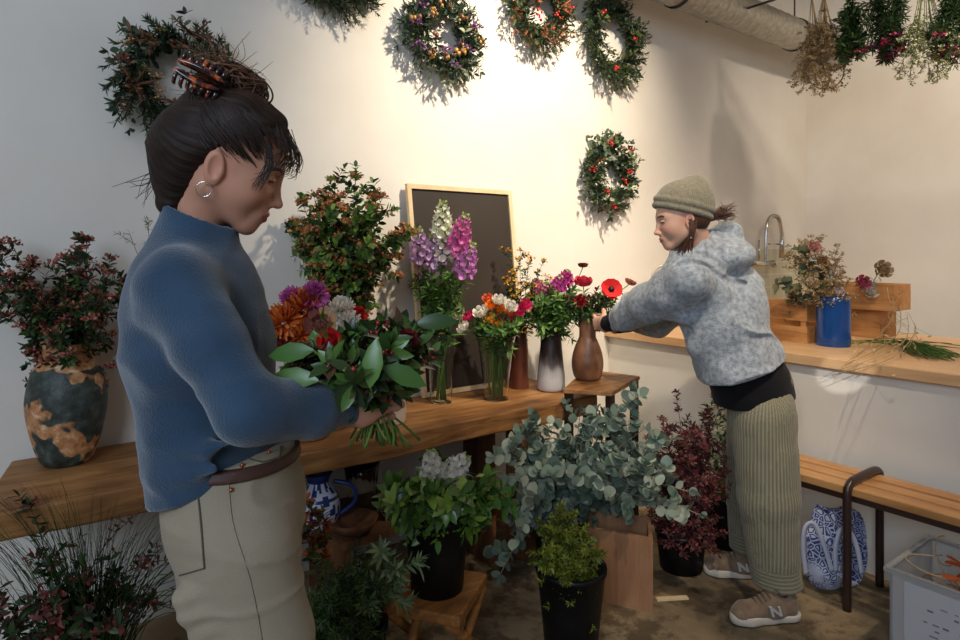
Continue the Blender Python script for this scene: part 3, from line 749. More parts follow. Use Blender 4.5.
# ------------------------------------------------------------------ vases
def lv(name, label, cat, c, prof, mat, n=40, inner=True, solid=0, fn=None, extra=None):
    t = thing(name, label, cat, c); b = MB(); pr = [(p.x, p.y) for p in spline([(r, z, 0) for r, z in prof], 4)]
    if inner and not solid:
        R, Z = pr[-1]; pr = pr + [(R - .004, Z + .002), (R - .009, Z - .002)] + [(max(r - .009, .004), max(z, .012)) for r, z in pr[::-1][2:] if z > .012] + [(0, .012)]
    b.lathe(pr, c, n, fn=fn); 
    if extra: extra(b, c)
    b.build('vase_body', mat, t, solid=solid); return t
# V1 painted pottery
c1 = onZ(67, 462, TZ); c1.z = TZ + .001
noisemat('pot_dummy', (0, 0, 0), (1, 1, 1))
def potmat():
    m, nt, b = newmat('pottery_patches'); tc = node(nt, 'ShaderNodeTexCoord')
    def nz(s, d=5, off=0):
        mp = node(nt, 'ShaderNodeMapping'); mp.inputs['Location'].default_value = (off, off * .7, off * .3); nt.links.new(tc.outputs['Object'], mp.inputs[0])
        n = node(nt, 'ShaderNodeTexNoise'); n.inputs['Scale'].default_value = s; n.inputs['Detail'].default_value = d; n.inputs['Roughness'].default_value = .6
        nt.links.new(mp.outputs[0], n.inputs[0]); return n.outputs[0]
    dark = ramp(nt, nz(26, 8), [(.3, s2l((26, 30, 28))), (.5, s2l((52, 60, 54))), (.62, s2l((70, 84, 78))), (.7, s2l((96, 104, 92)))])
    clay = ramp(nt, nz(40, 8, 3), [(.35, s2l((160, 104, 62))), (.55, s2l((202, 146, 96))), (.66, s2l((226, 196, 160)))])
    fac = nz(6.5, 3, 5.3)
    sep = node(nt, 'ShaderNodeSeparateXYZ'); nt.links.new(tc.outputs['Object'], sep.inputs[0])
    gz = node(nt, 'ShaderNodeMapRange'); gz.inputs[1].default_value = .31; gz.inputs[2].default_value = .36; gz.inputs[3].default_value = 0; gz.inputs[4].default_value = .35
    nt.links.new(sep.outputs[2], gz.inputs[0])
    ad = node(nt, 'ShaderNodeMath', operation='ADD'); nt.links.new(fac, ad.inputs[0]); nt.links.new(gz.outputs[0], ad.inputs[1])
    fr = ramp(nt, ad.outputs[0], [(.495, (0, 0, 0)), (.52, (1, 1, 1))])
    mx = node(nt, 'ShaderNodeMix', data_type='RGBA'); nt.links.new(fr, mx.inputs[0]); nt.links.new(dark, mx.inputs[6]); nt.links.new(clay, mx.inputs[7])
    nt.links.new(mx.outputs[2], b.inputs['Base Color']); b.inputs['Roughness'].default_value = .5
    bp = node(nt, 'ShaderNodeBump'); bp.inputs['Strength'].default_value = .4; bp.inputs['Distance'].default_value = .01
    nt.links.new(nz(30, 6, 1), bp.inputs['Height']); nt.links.new(bp.outputs[0], b.inputs['Normal'])
potmat()
lv('pottery_vase', 'large pottery vase with dark glaze and orange clay patches at the table\'s left end', 'vase', c1, [(.066, 0), (.084, .03), (.108, .12), (.118, .21), (.102, .3), (.074, .352), (.069, .385), (.073, .395)], 'pottery_patches', 48)
bunch(c1 + UP * .03, W(52, 285, 2.12), (.245, .16, .17), 20, 'redb', 'blossom_branch', 'branch', 'dusky red-flowering dark leafed branch', 'in the patched pottery vase', .05, c1 + UP * .37, 'red-flowering branches in the pottery vase', 11)
# V2 dark glass vase
c2 = atz(341, TZ + .001, 2.62)
lv('dark_glass_vase', 'tall dark glass vase holding rust-flowered branches behind the table bouquets', 'vase', c2, [(.045, 0), (.05, .02), (.045, .2), (.05, .45), (.062, .545)], 'smoky_glass', inner=False, solid=.005)
bunch(c2 + UP * .03, W(345, 226, 2.60), (.27, .16, .215), 25, 'rust', 'blossom_branch', 'branch', 'green branch with rust-orange blossom', 'in the tall dark glass vase', .03, c2 + UP * .53, 'rust-blossomed branches in the dark glass vase', 13)
# slender vase with rosemary-like branches behind the fleece person
c9 = atz(175, TZ + .001, 2.3)
lv('slender_grey_vase', 'slender grey vase of twiggy greens behind the person in blue fleece', 'vase', c9, [(.04, 0), (.05, .1), (.035, .25), (.03, .3)], 'cream_ceramic')
bunch(c9 + UP * .03, W(180, 240, 2.3), (.26, .06, .14), 9, 'rosemary', 'twiggy_branch', 'branch', 'thin twiggy needle-leafed branch', 'behind the shoulders of the fleece person', .02, c9 + UP * .28, 'needle-leafed branches in the slender vase', 15)
# V4 clear vase with stocks
c4 = onY(441, 394, 2.48); c4.z = TZ + .001
lv('clear_glass_vase', 'tall clear glass vase packed with green stock stems in front of the blackboard', 'vase', c4, [(.046, 0), (.048, .01), (.053, .15), (.06, .33)], 'clear_glass', inner=False, solid=.004)
STK = [(417, 232, 'pale lilac', pal((206, 172, 214), (190, 150, 200))), (432, 240, 'lilac', pal((196, 160, 210), (216, 190, 222))), (443, 206, 'white', pal((236, 232, 220), (214, 220, 180))), (447, 232, 'creamy white', pal((238, 234, 226), (226, 220, 206))), (459, 226, 'magenta pink', pal((216, 112, 172), (228, 136, 190))), (466, 219, 'bright pink', pal((222, 118, 182), (208, 96, 166))), (473, 248, 'mauve pink', pal((214, 140, 200), (196, 120, 190))), (424, 250, 'pink tinged', pal((210, 150, 190), (220, 180, 206)))]
def stock(label, base, neck, tip, cols, hl=.16, name='stock_flower'):
    t = thing(name, label, 'flower', base); path = bez([base, V(neck) * 1.15 - V(base) * .15, tip], 12)
    b = MB(); b.tube(path, [.0042] * 9 + [.003] * 4, 6, col=random.choice(STEMG)); b.build('stem', 'leafy', t)
    d = (path[-1] - path[-3]).normalized(); b = MB(); n = 38; fat = hl / .16
    for i in range(n):
        f = i / n; c = tip - d * hl * (1 - f) * 1.0; r = .046 * (.5 + .5 * fat) * (1 - f * f * .85); a = i * 2.4
        e = perp(d); g = d.cross(e); v = (e * math.cos(a) + g * math.sin(a)); p = c + v * r * .6
        cc = cols if f < .85 else pal((170, 186, 120))
        for k in range(5):
            an = k * 1.257 + i; e2 = perp(v); g2 = v.cross(e2)
            b.leaf(p + v * r * rnd(0, .4), e2 * math.cos(an) + g2 * math.sin(an) + v * .5, v, .023 * (1 - f * .55), .021 * (1 - f * .55), jit(random.choice(cc), .12), kind='petal', curl=-.2)
    b.build('blossom', 'petal', t)
    b = MB(); foliage_on(b, path[4:10], 0, 6, .075, .014, G_FRESH + G_MID, 'lance', .8, .4); b.build('foliage', 'leafy', t)
random.seed(21)
for i, (px, py, nm, cols) in enumerate(STK):
    a = i * 2.4; bb = c4 + V((math.cos(a) * .022, math.sin(a) * .022, .012)); nk = c4 + V((math.cos(a + 2.6) * .03, math.sin(a + 2.6) * .03, .33)) + Rt * (px - 441) * .0006
    stock(f'{nm} stock flower spike in the tall clear glass vase by the blackboard', bb, nk, W(px, py - 6, c4.dot(Fw) + rnd(-.07, .07)), cols)
bunch(c4 + UP * .01, W(440, 285, c4.dot(Fw)), (.13, .08, .05), 9, 'green', 'leafy_branch', 'stem', 'long green leafy stem', 'in the tall vase of stocks', .02, c4 + UP * .33, 'leafy stems in the vase of stocks', 22)
# V5 cut glass vase with ranunculus
c5 = onZ(496, 399, TZ); c5.z = TZ + .001; d5 = c5.dot(Fw)
lv('cut_glass_vase', 'flared cut-glass vase of mixed ranunculus in the middle of the table', 'vase', c5, [(.055, 0), (.057, .01), (.064, .12), (.082, .26), (.095, .305)], 'cut_glass', 48, False, .005, fn=lambda r, z, a: r * (1 + .018 * math.cos(a * 12 + z * 40) * math.cos(a * 12 - z * 40)))
def ranunc(mb, c, nrm, r, cols):
    nrm = nrm.normalized(); e = perp(nrm); g = nrm.cross(e)
    for lay, (rr, n, op) in enumerate(((.25, 4, .05), (.5, 6, .3), (.75, 7, .7), (.95, 8, 1.1))):
        for k in range(n):
            a = 2 * PI * k / n + lay * .5; s = e * math.cos(a) + g * math.sin(a)
            mb.leaf(c + s * r * rr * .55 - nrm * r * .35, (nrm * (1.3 - op * .75) + s * op * .8), -s, r * 1.15 * (.8 + .25 * op), r * .95, jit(random.choice(cols), .1), kind='petal', curl=-.45, fold=-.35)
def roundflower(label, base, neck, tip, nrm, r, cols, name='ranunculus', center=None, fn=None, stemc=None):
    t = thing(name, label, 'flower', base); path = bez([base, V(neck) * 1.1 - V(base) * .1, tip - nrm * r * .3], 9)
    b = MB(); b.tube(path, .0026, 5, col=stemc or random.choice(STEMG)); foliage_on(b, path, .5, 4, .05, .012, G_FRESH + G_MID, 'lance', .8, .3); b.build('stem', 'leafy', t)
    b = MB(); (fn or ranunc)(b, tip, nrm, r, cols); bl = b.build('bloom', 'petal', t)
    if center:
        b = MB(); b.ball(tip + nrm * r * .15, r * .28, center, 8, 6); b.build('flower_center', 'berry', bl)
WH = pal((240, 234, 222), (228, 220, 204)); OR = pal((240, 140, 40), (232, 116, 30)); PK = pal((206, 34, 92), (224, 62, 120)); CO = pal((222, 92, 60), (236, 120, 80)); YE = pal((244, 190, 80), (236, 170, 60))
RAN = [(460, 314, .031, WH, 'white', 'drooping lowest'), (469, 318, .029, PK, 'magenta', 'left side'), (481, 313, .034, WH, 'creamy white', 'left of centre'), (464, 328, .03, WH, 'white', 'hanging at the lower left'), (492, 306, .029, OR, 'orange', 'upper left'), (499, 301, .032, WH, 'white', 'topmost'), (503, 313, .032, OR, 'orange', 'central'), (497, 324, .026, OR, 'small orange', 'lowest central'), (503, 320, .033, PK, 'deep pink', 'lower centre'), (510, 307, .032, WH, 'white', 'upper right'), (517, 311, .031, PK, 'magenta', 'right side'), (513, 319, .03, CO, 'coral', 'lower right'), (489, 319, .028, YE, 'yellow orange', 'front left'), (525, 305, .029, PK, 'hot pink', 'far right edge'), (488, 299, .025, CO, 'salmon', 'back left')]
random.seed(23)
for i, (px, py, r, cols, nm, w) in enumerate(RAN):
    a = i * 2.4; tip = W(px, py, d5 + rnd(-.05, .04)); nr = (V((0, 0, .7)) + Rt * (px - 495) * .022 - Fw * rnd(.35, .8)).normalized()
    roundflower(f'{nm} ranunculus, {w}, in the cut-glass vase', c5 + V((math.cos(a) * .03, math.sin(a) * .03, .012)), c5 + V((math.cos(a + .5) * .05, math.sin(a + .5) * .05, .27)), tip, nr, r * .82, cols)
bunch(c5 + UP * .01, W(495, 325, d5), (.11, .08, .035), 10, 'green', 'leafy_branch', 'stem', 'thin leafy green stem', 'among the ranunculus', .03, c5 + UP * .26, 'leafy stems among the ranunculus', 24)
# V6 brown cylinder with yellow berries
c6 = atz(519, TZ + .001, 3.28)
wood('dark_brown', (60, 28, 18), (88, 44, 28), (104, 58, 38), 2, 6, .35, .1)
lv('brown_cylinder_vase', 'tall dark brown cylinder vase behind the ranunculus beside the blackboard', 'vase', c6, [(.048, 0), (.05, .01), (.046, .2), (.036, .3), (.036, .34)], 'dark_brown')
bunch(c6 + UP * .03, W(522, 276, 3.2), (.13, .08, .17), 11, 'yelb', 'berried_branch', 'branch', 'dark branch dotted with golden orange blossom', 'in the brown cylinder vase', .015, c6 + UP * .33, 'golden-blossomed branches in the brown vase', 25)
# V7 ombre vase
c7 = onZ(551, 390, TZ); c7.z = TZ + .001; d7 = c7.dot(Fw)
def ombre():
    m, nt, b = newmat('ombre_glaze'); tc = node(nt, 'ShaderNodeTexCoord'); sep = node(nt, 'ShaderNodeSeparateXYZ'); nt.links.new(tc.outputs['Object'], sep.inputs[0])
    n = node(nt, 'ShaderNodeTexNoise'); n.inputs['Scale'].default_value = 22; n.inputs['Detail'].default_value = 6
    mp = node(nt, 'ShaderNodeMapping'); mp.inputs['Scale'].default_value = (1, 1, .25); nt.links.new(tc.outputs['Object'], mp.inputs[0]); nt.links.new(mp.outputs[0], n.inputs[0])
    ma = node(nt, 'ShaderNodeMath', operation='MULTIPLY_ADD'); ma.inputs[1].default_value = .16; nt.links.new(n.outputs[0], ma.inputs[0]); nt.links.new(sep.outputs[2], ma.inputs[2])
    nt.links.new(ramp(nt, ma.outputs[0], [(.13, s2l((184, 182, 182))), (.19, s2l((150, 146, 146))), (.22, s2l((84, 74, 72))), (.26, s2l((34, 24, 22)))]), b.inputs['Base Color']); b.inputs['Roughness'].default_value = .42
ombre()
lv('ombre_vase', 'grey-white to black ombre glazed vase at the right end of the table', 'vase', c7, [(.06, 0), (.07, .015), (.068, .08), (.056, .2), (.052, .26), (.058, .315)], 'ombre_glaze')
bunch(c7 + UP * .03, W(556, 303, d7), (.2, .12, .09), 20, 'green', 'leafy_branch', 'stem', 'fresh green leafy stem', 'in the grey ombre vase', .03, c7 + UP * .3, 'leafy stems in the ombre vase', 26, .4)
random.seed(27)
for px, py, nm, cols in ((535, 283, 'dusty pink', pal((196, 110, 140), (210, 130, 150))), (545, 286, 'rose pink', pal((188, 84, 120), (206, 120, 150))), (560, 280, 'violet pink', pal((186, 74, 150), (170, 60, 130))), (568, 274, 'deep magenta', pal((170, 50, 120), (196, 80, 150)))):
    stock(f'{nm} flower spike in the grey ombre vase', c7 + V((rnd(-.03, .03), rnd(-.03, .03), .03)), c7 + UP * .3, W(px, py - 4, d7 + rnd(-.05, .05)), cols, .07, 'flower_spike')
# V8 brown pottery on the stand
c8 = W(587.5, 376, 3.12); c8.z = PZ + .001; d8 = c8.dot(Fw)
noisemat('brown_pottery', (96, 62, 42), (150, 104, 74), scale=9, rough=.45, detail=5, lo=.35, hi=.65, bump=.2)
lv('brown_pottery_vase', 'round-bellied brown pottery vase steadied by the hooded person', 'vase', c8, [(.052, 0), (.066, .015), (.077, .07), (.07, .13), (.05, .185), (.04, .215), (.043, .3), (.05, .315)], 'brown_pottery')
bunch(c8 + UP * .03, W(596, 303, d8), (.15, .1, .08), 13, 'greenred', 'leafy_branch', 'stem', 'reddish green leafy stem', 'in the brown pottery vase', .018, c8 + UP * .3, 'leafy stems in the brown pottery vase', 28, .4)
def anemone(mb, c, nrm, r, cols):
    e = perp(nrm); g = nrm.cross(e)
    for lay in (0, 1):
        for k in range(6):
            a = 2 * PI * (k + lay * .5) / 6; s = e * math.cos(a) + g * math.sin(a)
            mb.leaf(c - nrm * .003 * lay, s + nrm * (.35 - .15 * lay), nrm, r, r * .85, jit(random.choice(cols), .08), kind='petal', curl=-.15)
random.seed(29)
RED = pal((206, 30, 34), (224, 50, 50))
roundflower('large open red anemone facing the camera above the brown pottery vase', c8 + UP * .03, c8 + UP * .3, W(611, 290, d8 - .05), (-Fw + UP * .5).normalized(), .055, RED, 'anemone', s2l((24, 18, 26)), anemone)
roundflower('small dark red pompom flower standing highest above the table bouquets', c7 + V((.03, 0, .03)), c7 + V((.04, 0, .3)), W(583, 266, d7 + .05), UP.copy(), .02, pal((90, 24, 34), (110, 34, 44)), 'scabious')
roundflower('flat pinkish red flower left of the red anemone', c8 + V((.01, .01, .03)), c8 + UP * .3, W(583, 283, d8), (UP - Fw * .3).normalized(), .034, pal((196, 50, 70), (180, 40, 60)), 'ranunculus')
roundflower('small crimson flower low among the leaves by the gripping hand', c8 + V((-.01, .01, .03)), c8 + UP * .3, W(580, 301, d8 - .08), (UP * .4 - Fw).normalized(), .022, pal((140, 20, 34), (160, 30, 44)), 'ranunculus')
roundflower('dusky orange bud at the right tip of the brown vase bouquet', c8 + V((-.01, -.01, .03)), c8 + UP * .3, W(630, 283, d8), (UP + Rt * .5).normalized(), .022, pal((170, 96, 84), (190, 120, 100)), 'ranunculus')
# cream vase and clay pot by the hands
c10 = atz(391, TZ + .001, 2.62)
lv('cream_vase', 'cream ceramic cylinder vase behind the hand holding the bouquet', 'vase', c10, [(.052, 0), (.06, .01), (.062, .08), (.06, .17)], 'cream_ceramic')
c11 = atz(308, TZ + .001, 2.42)
noisemat('terracotta', (176, 116, 72), (198, 140, 92), scale=6, rough=.7)
lv('clay_pot', 'tan clay pot of chrysanthemums behind the sleeve of the fleece person', 'vase', c11, [(.07, 0), (.085, .02), (.095, .12), (.1, .22), (.102, .26)], 'terracotta')
def mum(mb, c, nrm, r, cols):
    nrm = nrm.normalized(); e = perp(nrm); g = nrm.cross(e); n = 190
    for i in range(n):
        f = (i + .5) / n; ph = math.acos(1 - 1.55 * f); a = i * 2.39996
        v = (nrm * math.cos(ph) + (e * math.cos(a) + g * math.sin(a)) * math.sin(ph)).normalized()
        mb.leaf(c + v * r * .25, v + nrm * .15 + rvec() * .2, nrm + rvec() * .3, r * rnd(.62, .9), r * .19, jit(cols[0] if f < .45 and len(cols) > 1 and random.random() < .5 else random.choice(cols), .18), kind='petal', curl=.35 if f > .5 else -.2, fold=-.3)
random.seed(31)
OB = pal((226, 130, 60), (196, 84, 34), (210, 104, 44), (170, 62, 30)); PU = pal((190, 90, 160), (170, 70, 146), (206, 120, 180)); WM = pal((240, 234, 222), (228, 222, 208)); RM = pal((212, 44, 40), (190, 30, 34)); DR = pal((96, 24, 36), (120, 36, 44))
for px, py, r, cols, nm in ((283, 322, .062, OB, 'large orange-bronze'), (306, 309, .072, OB, 'biggest orange-bronze'), (322, 322, .056, OB, 'smaller orange-bronze'), (314, 296, .05, PU, 'purple-pink'), (293, 300, .046, PU, 'dull purple'), (341, 311, .052, WM, 'cream white'), (348, 325, .048, WM, 'lower cream white'), (357, 316, .034, RM, 'bright red'), (300, 335, .045, OB, 'low rusty'), (275, 340, .045, DR, 'dark maroon')):
    a = rnd(0, 6); tip = W(px, py, 2.36 + rnd(-.06, .06)); r *= 1.1
    roundflower(f'{nm} chrysanthemum in the tan clay pot', c11 + V((math.cos(a) * .04, math.sin(a) * .04, .03)), c11 + UP * .25, tip, (UP * .7 - Fw * .6 + Rt * (px - 315) * .01).normalized(), r, cols, 'chrysanthemum', None, mum)
bunch(c11 + UP * .03, W(312, 345, 2.42), (.16, .1, .04), 9, 'green', 'leafy_branch', 'stem', 'green leafy stem', 'under the chrysanthemums', .05, c11 + UP * .25, 'leaf stems below the chrysanthemums', 32)
# tulip-like pair behind the fleece person's back
roundflower('pale cream bud on a long bare stem behind the blue fleece', atz(158, TZ + .002, 2.35), atz(140, .9, 2.33), W(122, 358, 2.3), (UP - Rt * .3).normalized(), .022, WM, 'cream_bud')
roundflower('small violet flower beside the cream bud behind the blue fleece', atz(160, TZ + .002, 2.36), atz(145, .9, 2.34), W(129, 352, 2.32), (UP - Rt * .1).normalized(), .02, pal((84, 48, 150), (60, 34, 120)), 'violet_flower')
# ------------------------------------------------------------------ blue vase and dried stuff on the counter
cb = V((3.36, 1.512, CZ + .001)); db = cb.dot(Fw)
lv('blue_glass_vase', 'cobalt blue cylinder glass vase of dried flowers on the pale worktop', 'vase', cb, [(.074, 0), (.078, .008), (.078, .12), (.078, .245)], 'blue_glass', inner=True)
bunch(cb + UP * .02, W(815, 262, db), (.18, .12, .17), 18, 'dry', 'dried_flower_branch', 'dried flower', 'beige dried flower stem', 'in the blue vase', .04, cb + UP * .23, 'dried stems in the blue vase', 33)
for i, (px, py) in enumerate(((779, 287), (798, 250), (806, 268))):
    random.seed(40 + i); stem_thing('dried_eucalyptus', 'dried eucalyptus', ['lowest left', 'highest', 'middle'][i] + ' olive dried eucalyptus twig leaning left out of the blue vase', None, cb + V((.02 * i - .02, 0, .02)), cb + UP * .3, W(px, py, db), 'eucdry' if 'eucdry' in STY else 'euc')
random.seed(44)
for px, py, r, cols, nm in ((813, 247, .034, pal((196, 130, 130), (206, 160, 140)), 'dusty pink dried rose, highest'), (822, 262, .032, pal((170, 128, 90), (150, 108, 76)), 'brown dried flower head, middle'), (831, 279, .03, pal((226, 214, 196), (206, 190, 170)), 'cream dried flower, right side'), (812, 283, .032, pal((230, 222, 206), (214, 200, 180)), 'ivory dried flower, lower left'), (838, 292, .03, pal((232, 200, 210), (240, 232, 226)), 'pinkish white dried bloom, lowest')):
    roundflower(f'{nm} in the blue vase', cb + V((rnd(-.03, .03), rnd(-.03, .03), .02)), cb + UP * .23, W(px, py, db - .04), (UP * .6 - Fw).normalized(), r * .72, cols, 'dried_flower', None, None, DRY[0])
for px, py, r, cols, nm in ((882, 270, .036, pal((150, 124, 96), (170, 146, 112)), 'round brown dried flower head on top of'), (862, 283, .03, pal((190, 70, 120), (150, 80, 84)), 'dark pink dried flower leaning left over'), (869, 290, .036, pal((206, 200, 188), (180, 172, 160)), 'grey-white dried flower hanging in front of')):
    q = V((3.87, 1.55, 1.1)); roundflower(f'{nm} the upper right crate', q, q + UP * .1, W(px, py, q.dot(Fw) - .12), (UP * .4 - Fw).normalized(), r, cols, 'dried_flower', None, None, DRY[0])
q = V((3.44, 1.8, 1.0)); random.seed(48)
roundflower('brown fluffy dried seed head in the crate left of the blue vase', q, q + UP * .05, W(795, 300, 3.3), UP.copy(), .05, pal((120, 96, 70), (140, 110, 80)), 'dried_flower', None, mum, DRY[0])
# trailing dried vine and green bundle on the counter
random.seed(50)
for i in range(4):
    P0 = onZ(850 - i * 6, 360 + i * 5, CZ + .012); P3 = W(893 + i * 7, 296 + 9 * i, 3.2); P1 = onZ(868 + i * 8, 346 + i * 4, CZ + .02)
    pts = spline([P0, P1, (P1 + P3) / 2 + UP * rnd(-.03, .03) + Rt * .05, P3], 8)
    b = MB(); b.tube(pts, .0018, 5, col=jit(DRY[0]))
    for q in range(4, len(pts) - 1, 2):
        e = bez([pts[q], pts[q] + rvec() * .04, pts[q] + rvec() * .07], 4)
        b.tube(e, .0012, 4, col=jit(DRY[1])); b.leaf(e[-1], rvec(), rvec(), .02, .008, jit(DRY[1]))
    tag(b.build('dried_vine', 'bark'), ['longest thin dried vine arching', 'second thin dried vine looping', 'third thin dried vine trailing', 'shortest thin dried vine curling'][i] + ' on the worktop beside the blue vase', 'dried vine', 'dried vines on the worktop')
b = MB(); c = onZ(905, 350, CZ)
for i in range(150):
    p = c + V((0, 0, .012 + rnd(0, .03))) + rvec() * .02; p.z = max(p.z, CZ + .006)
    d = (onZ(985, 372, CZ) - c).normalized() * rnd(.7, 1) + V((rnd(-.25, .25), rnd(-.3, .3), 0))
    if i % 5 == 0: d = -d * .4 + V((rnd(-.6, .6), rnd(-.6, .6), 0))
    L = rnd(.15, .34); e = p + d.normalized() * L; e.z = CZ + rnd(.006, .02); m = (p + e) / 2 + UP * rnd(0, .03)
    b.tube(bez([p, m, e], 5), .0016, 4, col=jit(random.choice(G_MID + G_FRESH)), caps=False)
tag(b.build('grass_bundle', 'leafy'), 'bundle of thin green grass sprigs lying on the worktop at the right', 'grass bundle')
for i, (px, py) in enumerate(((800, 375), (812, 352), (770, 356))):
    pass
# ------------------------------------------------------------------ eucalyptus and buckets
bunch(EU['euc'] + UP * .05, W(590, 455, 2.72), (.36, .22, .23), 26, 'euc', 'eucalyptus_branch', 'branch', 'blue-green eucalyptus branch', 'in the bucket behind the plywood box', .08, EU['euc'] + UP * .33, 'eucalyptus branches behind the box', 60, .45)
random.seed(61)
EB = [((604, 492), 'with pale leaves over the box, left one'), ((626, 500), 'with pale leaves over the middle of the box'), ((646, 488), 'arching over the right box corner'), ((690, 492), 'with pale leaves reaching the burgundy shrub'), ((580, 480), 'behind the mossy sprigs, pale and upright'), ((516, 540), 'hanging low between stool and front bucket'), ((510, 480), 'leaning left just beside the green foliage'), ((672, 440), 'rising beside the burgundy shrub'), ((520, 430), 'reaching up to the table edge'), ((640, 395), 'reaching up towards the brown pottery'), ((655, 478), 'with pale broad leaves stretching right'), ((700, 515), 'drooping right over the low black pot'), ((628, 470), 'with broad cream-green leaves in the middle'), ((528, 505), 'hanging left beside the foliage bucket'), ((500, 575), 'trailing down beside the stool'), ((668, 510), 'lying across the top of the plywood box'), ((553, 470), 'standing upright in the middle'), ((494, 455), 'poking out towards the foliage bucket'), ((600, 425), 'bending up behind the table corner'), ((540, 450), 'spreading under the tabletop')]
for (px, py), w in EB:
    tp = W(px, py, 2.42 if py > 450 else 2.6); nk = EU['euc'] + UP * .36
    stem_thing('eucalyptus_branch', 'branch', f'large-leafed eucalyptus branch {w}', None, EU['euc'] + V((rnd(-.05, .05), rnd(-.05, .05), .05)), nk.lerp(tp, .3) + UP * .12, tp, 'eucbig')
bunch(EU['burg'] + UP * .04, W(692, 452, 2.74), (.17, .13, .27), 22, 'burg', 'burgundy_branch', 'branch', 'burgundy small-leafed shrub branch', 'in the low black pot', .05, EU['burg'] + UP * .17, 'burgundy branches in the low pot', 62, .3)
for i, (px, py, w) in enumerate(((700, 530, 'drooping lowest right of'), (712, 545, 'hanging nearest the shoe right of'), (663, 500, 'hanging left over'))):
    random.seed(70 + i); stem_thing('burgundy_branch', 'branch', f'burgundy branch {w} the low black pot', None, EU['burg'] + UP * .05, EU['burg'] + UP * .35, W(px, py, 2.7), 'burg')
bunch(EU['yel'] + UP * .04, W(735, 470, 3.0), (.13, .1, .13), 9, 'yelfern', 'yellow_green_branch', 'branch', 'shaded yellow-green branch', 'behind the legs of the hooded person', .06, EU['yel'] + UP * .26, 'yellow-green branches behind the legs', 64)
bunch(EU['yel'] + UP * .04, W(716, 418, 3.0), (.09, .08, .08), 6, 'varieg', 'variegated_branch', 'branch', 'white-edged variegated branch', 'behind the burgundy shrub', .06, EU['yel'] + UP * .26, 'variegated branches behind the burgundy shrub', 65)
bunch(EU['front'] + UP * .05, W(566, 548, 2.17), (.135, .12, .115), 26, 'yelfern', 'yellow_green_branch', 'branch', 'mossy yellow-green sprig', 'in the front black bucket', .06, EU['front'] + UP * .3, 'yellow-green sprigs in the front bucket', 66, .3)
sb = EU['stool'] + UP * (SH + .05)
bunch(sb, W(442, 497, 2.08), (.2, .15, .085), 22, 'glossy', 'glossy_branch', 'stem', 'glossy light green leafy stem', 'in the bucket on the stool', .05, EU['stool'] + UP * (SH + .24), 'glossy stems in the stool bucket', 67, .4)
random.seed(68)
for i, (px, py) in enumerate(((430, 450), (452, 462), (468, 455))):
    stock(f'{["leftmost", "middle", "rightmost"][i]} white flower spike rising above the glossy foliage bucket', sb, EU['stool'] + UP * (SH + .3), W(px, py, 2.15), WM, .09, 'white_flower_spike')
# lower left grasses and dark leaves
bl = EU['left'] + UP * .04
def grass(label, base, tips_c, n, L, cols, grp=None, w=.009):
    t = []
    b = MB()
    for i in range(n):
        tp = tips_c + Rt * rnd(-1, 1) * L[0] + UP * rnd(-1, 1) * L[2] + Fw * rnd(-1, 1) * L[1]
        b0 = base + V((rnd(-1, 1), rnd(-1, 1), 0)) * .05; m = b0.lerp(tp, .35) + UP * rnd(.2, .34)
        p = bez([b0, m, tp], 9)
        for k in range(9): pass
        b.tube(p, [w * .5 * (1 - .85 * k / 9) for k in range(10)], 3, col=jit(random.choice(cols)), caps=False, flat=.35)
    return b
random.seed(69)
for i, (px, py, d, w) in enumerate(((20, 505, 1.55, 'arching far left across the table edge'), (60, 545, 1.7, 'fanning left in front of the table'), (120, 520, 1.75, 'rising under the table edge'), (140, 580, 1.7, 'nearest the beige trousers'), (75, 600, 1.6, 'lowest at the bottom left'))):
    b = grass('', EU['left'] + Rt * .1 + UP * .04, W(px, py, d), 75, (.16, .1, .06), G_DARK + G_MID[:2] + G_MID[:1])
    tag(b.build('grass_tuft', 'leafy'), f'tuft of long dark green grass {w}', 'grass tuft')
bunch(bl, W(70, 605, 1.62), (.19, .12, .10), 12, 'darkred', 'red_tinged_branch', 'branch', 'dark branch with dull red leaves', 'among the grasses at lower left', .07, EU['left'] + UP * .3, 'red-tinged branches at lower left', 71, .4)
random.seed(72)
for i, (px, py) in enumerate(((30, 505), (130, 520), (165, 560), (150, 600), (178, 610))):
    stem_thing('red_tinged_branch', 'branch', ['brown sprig crossing the table edge at far left', 'thin red-brown twig rising beside the table leg', 'twiggy red-brown branch just left of the trousers', 'low twiggy branch at the foot of the table leg', 'dark branch touching the beige trousers at the bottom'][i], None, bl + V((.02 * i, 0, 0)), EU['left'] + UP * .5, W(px, py, 1.75), 'darkred' if i in (0, 3) else 'twig')
bm = EU['mid'] + UP * .04
bunch(bm, W(345, 590, 1.85), (.14, .12, .09), 20, 'fern', 'fern_frond', 'frond', 'feathery dark green frond', 'at the bottom beside the trousers', .06, EU['mid'] + UP * .28, 'feathery fronds at the bottom', 73, .3)
random.seed(74)
for i, (px, py, w) in enumerate(((400, 580, 'pointing right over the stool'), (418, 565, 'longest, reaching the black bucket'), (385, 556, 'arching up in the middle'), (405, 610, 'hanging lowest by the stool legs'))):
    stem_thing('fern_frond', 'frond', f'pale grey-green soft frond {w}', None, bm, W(360, 555, 1.85), W(px, py, 1.85), 'softleaf')
random.seed(75)
for i, (px, py) in enumerate(((300, 505), (312, 515), (326, 522), (305, 535))):
    stem_thing('orange_leaf_sprig', 'sprig', ['highest', 'second highest', 'rightmost', 'lowest'][i] + ' orange-brown leafy sprig in front of the blue and white jug', None, bm, W(318, 560, 1.95), W(px, py, 1.98), 'orangeleaf')
